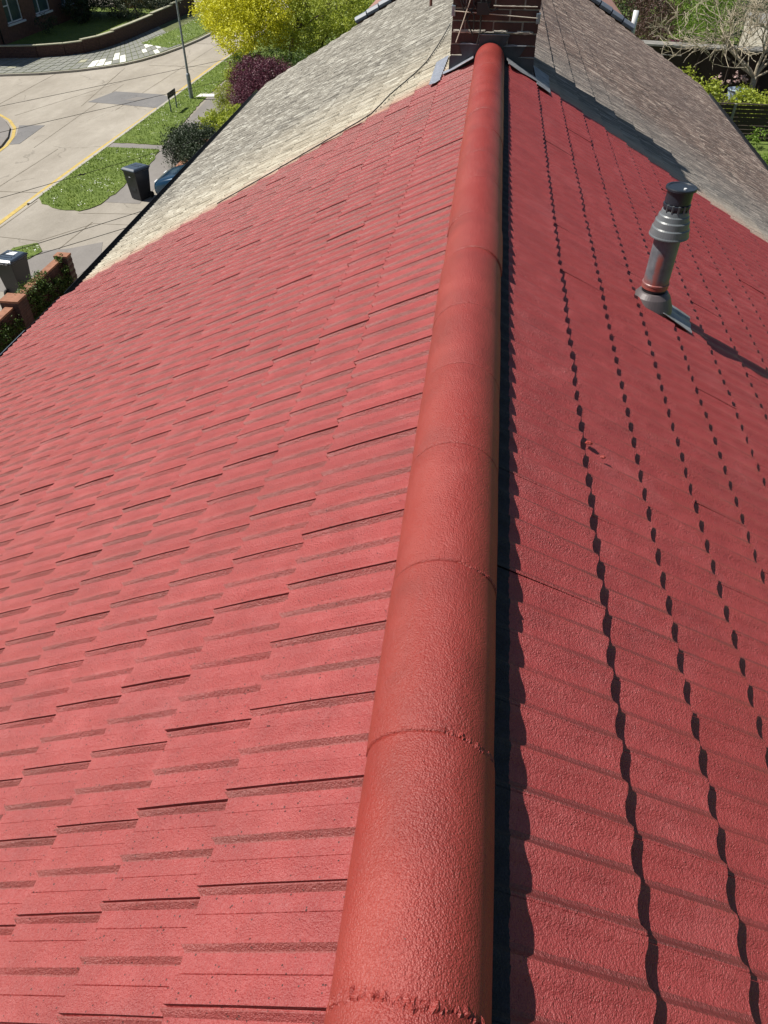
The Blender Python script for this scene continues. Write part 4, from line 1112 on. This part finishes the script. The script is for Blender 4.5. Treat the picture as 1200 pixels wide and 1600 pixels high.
# yellow-green tree
plant('yellow_tree', (-10.9, 45.2, .1), [(-13.2, 43.0, 3.3, 1.8, 1.9, 1.3), (-12.3, 44.5, 4.2, 2.1, 2.0, 1.7), (-13.9, 44.8, 2.9, 1.8, 1.9, 1.3), (-11.6, 42.6, 3.0, 1.3, 1.5, 1.2), (-12.0, 47.5, 3.2, 1.8, 2.0, 1.8), (-12.4, 40.4, 2.3, .9, 1.0, .8), (-12.9, 42.0, 2.1, 1.2, 1.3, .9), (-11.6, 43.8, 2.2, 1.6, 1.4, 1.0), (-14.2, 47.2, 3.2, 1.4, 1.6, 1.2)],
      52000, .062, 'leaf_yellow', 'bright yellow-green leafy tree beside the lamp column', 'tree', 3, depth=4, r0=.13, tl=2.4, clump=.34)
plant('green_tree', (-9.4, 46.5, .1), [(-9.6, 43.8, 2.6, 1.5, 1.5, 1.4), (-9.0, 45.5, 1.6, 1.6, 1.6, 1.3), (-8.6, 48.0, 3.0, 2.0, 2.4, 2.0), (-10.3, 50.5, 3.0, 2.0, 2.4, 1.9), (-7.4, 45.0, 2.4, 1.5, 1.6, 1.6), (-10.9, 47.0, 1.3, 1.6, 1.8, 1.1), (-7.0, 49.5, 2.6, 1.6, 1.8, 1.8)],
      46000, .060, 'leaf_lime', 'mixed green tree with dark stems right of the yellow tree', 'tree', 4, depth=4, r0=.11, tl=2.2, clump=.3)
plant('hedge', (-10.2, 40.9, .1), [(-12.0, 41.0, .9, 1.0, .8, .85), (-10.7, 40.9, .95, 1.0, .8, .9), (-9.3, 40.7, .95, 1.1, .8, .9), (-7.8, 40.6, .95, 1.1, .8, .9)], 26000, .035, 'leaf_green', 'dark green clipped hedge behind the purple shrub', 'hedge', 5, trunk=True, clump=.16, r0=.03, tl=.4, depth=1)
plant('hedge', (-12.2, 37.3, .1), [(-12.35, 39.2, .75, .28, 1.2, .7), (-12.15, 36.7, .6, .25, 1.2, .6)], 8000, .032, 'leaf_lime', 'narrow yellow-green hedge along the footpath left of the purple shrub', 'hedge', 6, trunk=False, clump=.15)
plant('purple_shrub', (-10.8, 37.2, .1), [(-11.2, 38.2, 1.15, 1.0, 1.2, .9), (-10.6, 36.4, .95, 1.0, 1.1, .85), (-10.0, 37.6, 1.2, 1.0, 1.2, .9), (-10.7, 35.3, .8, .75, .8, .7)], 34000, .038, 'leaf_purple', 'dense dark purple shrub in front of the hedge', 'shrub', 7, clump=.2, r0=.05, tl=.6)
plant('lime_shrub', (-10.5, 31.4, .1), [(-10.9, 31.9, .6, .8, .9, .65), (-10.2, 31.0, .6, .8, .7, .55), (-11.4, 31.1, .45, .5, .6, .45), (-10.6, 32.9, .6, .7, .7, .6)], 11000, .055, 'leaf_lime', 'small yellow-green shrub between the purple and the dark shrub', 'shrub', 8, clump=.17, r0=.02, tl=.3, depth=2)
plant('dark_shrub', (-11.0, 28.6, .1), [(-11.25, 28.8, .75, .85, 1.1, .7), (-10.4, 28.3, .8, .9, 1.0, .75), (-11.6, 29.3, .65, .5, .6, .55), (-10.4, 27.3, .55, .65, .65, .55)], 24000, .036, 'leaf_dark', 'round dark green shrub next to the blue car', 'shrub', 9, clump=.2, r0=.03, tl=.4)
# ivy on the near wall
v, q_ = leaf_cloud([(-10.72, 15.9, 1.12, .18, .45, .16), (-10.62, 15.4, .7, .10, .35, .45), (-10.60, 16.0, .75, .10, .5, .4), (-10.74, 15.2, 1.1, .15, .3, .15), (-10.58, 14.0, .6, .08, .6, .4), (-10.6, 16.6, .55, .08, .5, .4)], 9000, .028, 21, .10)
tag(np_mesh('ivy', v, q_, MAT['leaf_green']), 'ivy hanging over the dark brick wall below the left eave', 'ivy')
v, q_ = leaf_cloud([(-10.68, 17.15, 1.22, .12, .12, .1), (-10.55, 17.0, .8, .08, .12, .4)], 500, .028, 22, .07)
tag(np_mesh('ivy', v, q_, MAT['leaf_green']), 'small tuft of ivy on the end pier of the brick wall', 'ivy')
tag(MB().box(-10.2, -9.75, 15.9, 16.5, .12, .50).build('plastic_crate', MAT['tub'], bevel=.02), 'pale blue plastic crate on the ground behind the ivy wall', 'crate')
# across the road
plant('conifer_hedge', (-25.5, 60.0, .1), [(-25.9, 59.8, 1.6, 1.8, 2.2, 1.5), (-23.9, 60.6, 1.5, 1.3, 2.2, 1.3), (-27.6, 60.6, 1.8, 1.7, 2.0, 1.7)], 22000, .06, 'leaf_olive', 'big dusty green bush on the corner lawn across the road', 'bush', 10, clump=.3, r0=.08, tl=1.0)
plant('dark_bush', (-28.6, 58.6, .1), [(-28.7, 57.6, 1.1, 1.0, 1.6, 1.1), (-29.0, 53.2, .6, .6, .8, .6), (-28.9, 60.3, 1.8, 1.2, 1.5, 1.7)], 12000, .055, 'leaf_dark', 'nearly black bush in the shade of the brick house', 'bush', 11, clump=.25, r0=.06, tl=.7)
plant('dark_bush', (-22.9, 62.2, .1), [(-24.0, 62.6, 1.0, 1.2, .8, .9), (-23.4, 61.6, .8, .5, .8, .7)], 5000, .055, 'leaf_dark', 'low dark bush at the straight wall across the road', 'bush', 12, clump=.25, r0=.04, tl=.5)

# ------------------------------------------------------------------ back gardens on the right
gl = sheet('garden_lawn', [(4.2, 10), (40, 10), (40, 90), (4.2, 90)], .0, MAT['grass'], .02)
sheet('garden_bed', rough_poly([(8.0, 35.6), (22, 35.6), (22, 43.4), (7.6, 43.4)], .1, .6), .02, MAT['soil'], .02)
fr = empty('garden_fence', (8.4, 34.8, 0), 'dark stained fence of horizontal slats with pale topped posts across the back garden', 'fence')
ivf = Matrix.Translation((-8.4, -34.8, 0))
for i in range(7):
    x = 8.4+1.85*i
    o = MB().box(x-.05, x+.05, 34.74, 34.86, 0, 1.48).build('post', MAT['timber_grey'], fr); o.matrix_parent_inverse = ivf
    for k in range(9):
        z = .10+.15*k
        o = MB().box(x+.055, x+1.795, 34.785+random.uniform(-.006, .006), 34.81, z, z+.128).build('slat', MAT['timber_dark'], fr); o.matrix_parent_inverse = ivf
    o = MB().box(x+.055, x+1.795, 34.74, 34.86, 1.46, 1.49).build('top_rail', MAT['timber_dark'], fr); o.matrix_parent_inverse = ivf
# long low lean-to with a grey flat roof
lt = empty('lean_to', (10.3, 44.2, 0), 'long low outbuilding with a narrow grey flat roof behind the bare tree', 'outbuilding')
ivl = Matrix.Translation((-10.3, -44.2, 0))
def lpart(n, b, m, **k):
    o = b.build(n, m, lt, **k); o.matrix_parent_inverse = ivl
lpart('roof', MB().add([(7.2, 44.35, 1.95), (15.5, 42.9, 1.95), (15.62, 43.55, 2.0), (7.3, 45.0, 2.0), (7.2, 44.35, 1.87), (15.5, 42.9, 1.87), (15.62, 43.55, 1.92), (7.3, 45.0, 1.92)], [(0, 1, 2, 3), (7, 6, 5, 4), (0, 4, 5, 1), (1, 5, 6, 2), (2, 6, 7, 3), (3, 7, 4, 0)]), MAT['timber_grey'])
lpart('wall', MB().add([(7.3, 44.5, 0), (15.4, 43.1, 0), (15.45, 43.4, 0), (7.35, 44.8, 0), (7.3, 44.5, 1.87), (15.4, 43.1, 1.87), (15.45, 43.4, 1.87), (7.35, 44.8, 1.87)], [(0, 1, 5, 4), (1, 2, 6, 5), (2, 3, 7, 6), (3, 0, 4, 7)]), MAT['timber_dark'])
lpart('rail', MB().tube([(7.4, 44.2, 1.55), (9.6, 43.8, 1.55)], .02, 6), MAT['timber_grey'])
for i in range(6):
    x = 7.5+1.5*i; y = 44.47-(x-7.3)*.173; lpart('post', MB().box(x-.05, x+.05, y-.1, y, 0, 1.86), MAT['timber_dark'])
# corrugated shed with pale side
sh = empty('garden_shed', (13.9, 47.5, 0), 'corrugated grey shed panel and pale wall behind the bare tree', 'shed')
ivs = Matrix.Translation((-13.9, -47.5, 0))
b = MB(); n = 40; v = []
for i in range(n+1):
    x = 12.9+1.5*i/n; y = 45.6+.02*math.cos(i*PI/2); v += [(x, y, 0), (x, y, 1.75), (x, y+.02, 0), (x, y+.02, 1.75)]
b.add(v, [(4*i, 4*i+4, 4*i+5, 4*i+1) for i in range(n)]+[(4*i+2, 4*i+3, 4*i+7, 4*i+6) for i in range(n)]+[(4*i+1, 4*i+5, 4*i+7, 4*i+3) for i in range(n)])
o = b.build('corrugated_panel', MAT['corrug'], sh); o.matrix_parent_inverse = ivs
o = MB().box(14.5, 22, 47.5, 52, 0, 2.3).build('wall', MAT['pale_wall'], sh); o.matrix_parent_inverse = ivs
o = MB().box(14.4, 22.1, 47.4, 52.1, 2.3, 2.36).build('roof', MAT['timber_grey'], sh); o.matrix_parent_inverse = ivs
tb = MB().lathe([(.30, .0), (.42, .02), (.46, .40), (.50, .42), (.47, .44), (.42, .44), (.40, .40)], 20).build('water_tub', MAT['tub'], loc=(12.35, 42.3, .05)); tag(tb, 'pale blue plastic tub among the shrubs under the bare tree', 'tub')
v, q_ = leaf_cloud([(12.1, 43.6, .7, .9, .6, .35)], 700, .045, 33, .12)
tag(np_mesh('blossom', v, q_, MAT['flower']), 'pale pink blossom sprays at the foot of the bare tree', 'flowers', kind='stuff')
# bare tree
bt = empty('bare_tree', (13.3, 43.2, 0), 'leafless pale barked tree with long arching twigs in the back garden', 'tree')
ivb = Matrix.Translation((-13.3, -43.2, 0)); g = random.Random(8)
b = MB(); b.tube([(13.3, 43.2, 0), (13.25, 43.15, .5), (13.2, 43.1, .9)], [.17, .14, .13], 10)
o = b.build('trunk', MAT['bark_pale'], bt, smooth=True); o.matrix_parent_inverse = ivb
limbs = [((-.9, -.25, .35), 2.6, .085), ((-.75, .1, .7), 2.4, .08), ((-.1, .0, 1), 2.6, .085), ((.5, .1, .9), 2.4, .07), ((.1, -.4, .8), 2.0, .06), ((-1.0, .35, .45), 2.6, .065), ((-.8, -.5, .55), 2.2, .06), ((.8, -.2, .6), 2.0, .06)]
for d, L, r in limbs:
    b = MB(); branches((13.2, 43.1, .85), d, L, r, 4, g, b, .45, .55, .05, .011, None, (3, 4)); o = b.build('limb', MAT['bark_pale'], bt); o.matrix_parent_inverse = ivb
# shrubs of the garden
plant('laurel', (11.4, 39.6, 0), [(10.2, 39.6, .7, .8, .8, .65), (11.9, 39.2, .6, .8, .8, .5), (13.6, 39.6, .5, .7, .8, .45), (9.3, 41.0, .8, .7, .8, .7), (8.8, 38.8, .7, .6, .7, .6), (15.4, 39.0, .5, .8, .8, .4), (11.0, 38.2, .4, 1.2, .5, .4), (13.0, 38.4, .4, 1.2, .5, .4)], 9500, .075, 'leaf_lime', 'yellow-green laurel bush just behind the slat fence', 'shrub', 13, clump=.25, r0=.03, tl=.5)
plant('climber', (9.9, 34.2, 0), [(9.7, 34.2, .55, .5, .3, .5), (11.2, 34.2, .4, .5, .3, .4), (9.4, 33.2, .35, .6, .5, .35)], 2600, .05, 'leaf_bright', 'bright green climber growing in front of the slat fence', 'climber', 14, clump=.16, r0=.015, tl=.5, depth=2)
plant('low_shrub', (10.7, 31.0, 0), [(10.0, 31.2, .35, .9, .7, .35), (11.2, 30.6, .35, .8, .8, .35), (9.3, 30.0, .3, .7, .7, .3)], 6000, .05, 'leaf_bright', 'bright green low shrub on the lawn beside the neighbour eave', 'shrub', 15, clump=.2, r0=.015, tl=.3, depth=1)
plant('red_brown_shrub', (9.6, 50.5, 0), [(9.0, 50.0, 2.0, 1.2, 1.6, 1.7), (9.8, 53.5, 2.0, 1.6, 1.8, 1.8), (8.2, 54.5, 2.2, 1.4, 1.6, 1.9)], 14000, .055, 'leaf_brown', 'tall red-brown shrub behind the white downpipe', 'shrub', 16, clump=.28, r0=.05, tl=1.0)
plant('red_shrub', (10.0, 47.4, 0), [(10.0, 47.4, 1.3, .45, .5, .45)], 900, .05, 'leaf_purple', 'little dark red bush on a bare stem behind the outbuilding', 'shrub', 17, clump=.16, r0=.02, tl=.9, depth=1, bark='bark_pale')
plant('green_bush', (12.2, 53.0, 0), [(12.0, 52.0, 1.9, 1.3, 1.6, 1.5), (13.3, 54.6, 2.1, 1.5, 1.8, 1.7), (12.6, 57.5, 2.0, 2.0, 2.0, 1.9)], 17000, .06, 'leaf_bright', 'bright green bush in the middle of the back gardens', 'bush', 18, clump=.28, r0=.06, tl=1.0)
plant('olive_bush', (15.6, 56.0, 0), [(15.6, 55.5, 1.8, 1.7, 2.0, 1.6), (17.8, 58.0, 2.0, 2.0, 2.0, 1.8), (16.0, 60.5, 2.2, 2.2, 2.0, 2.0)], 16000, .06, 'leaf_olive', 'grey-green bush at the far right of the back gardens', 'bush', 19, clump=.3, r0=.06, tl=1.0)
plant('dark_bush', (11.2, 48.6, 0), [(11.6, 48.2, .9, 1.2, 1.2, .8), (9.6, 57.5, 1.6, 1.6, 1.6, 1.6)], 10000, .055, 'leaf_dark', 'dark low bush behind the long outbuilding', 'bush', 20, clump=.25, r0=.04, tl=.6)
for k, (x, y, mt, lab) in enumerate(((8.6, 62, 'leaf_green', 'green tree at the top edge behind the farthest roof'), (13.5, 66, 'leaf_olive', 'olive tree closing the gardens at the top edge'), (19.5, 66, 'leaf_green', 'round green tree at the top right corner'))):
    plant('garden_tree', (x, y, 0), [(x, y, 2.6, 2.4, 2.2, 2.2), (x+1.8, y+1.5, 2.4, 2.0, 2.0, 2.0)], 12000, .075, mt, lab, 'tree', 40+k, clump=.35, r0=.1, tl=1.4, group='trees closing the back gardens')
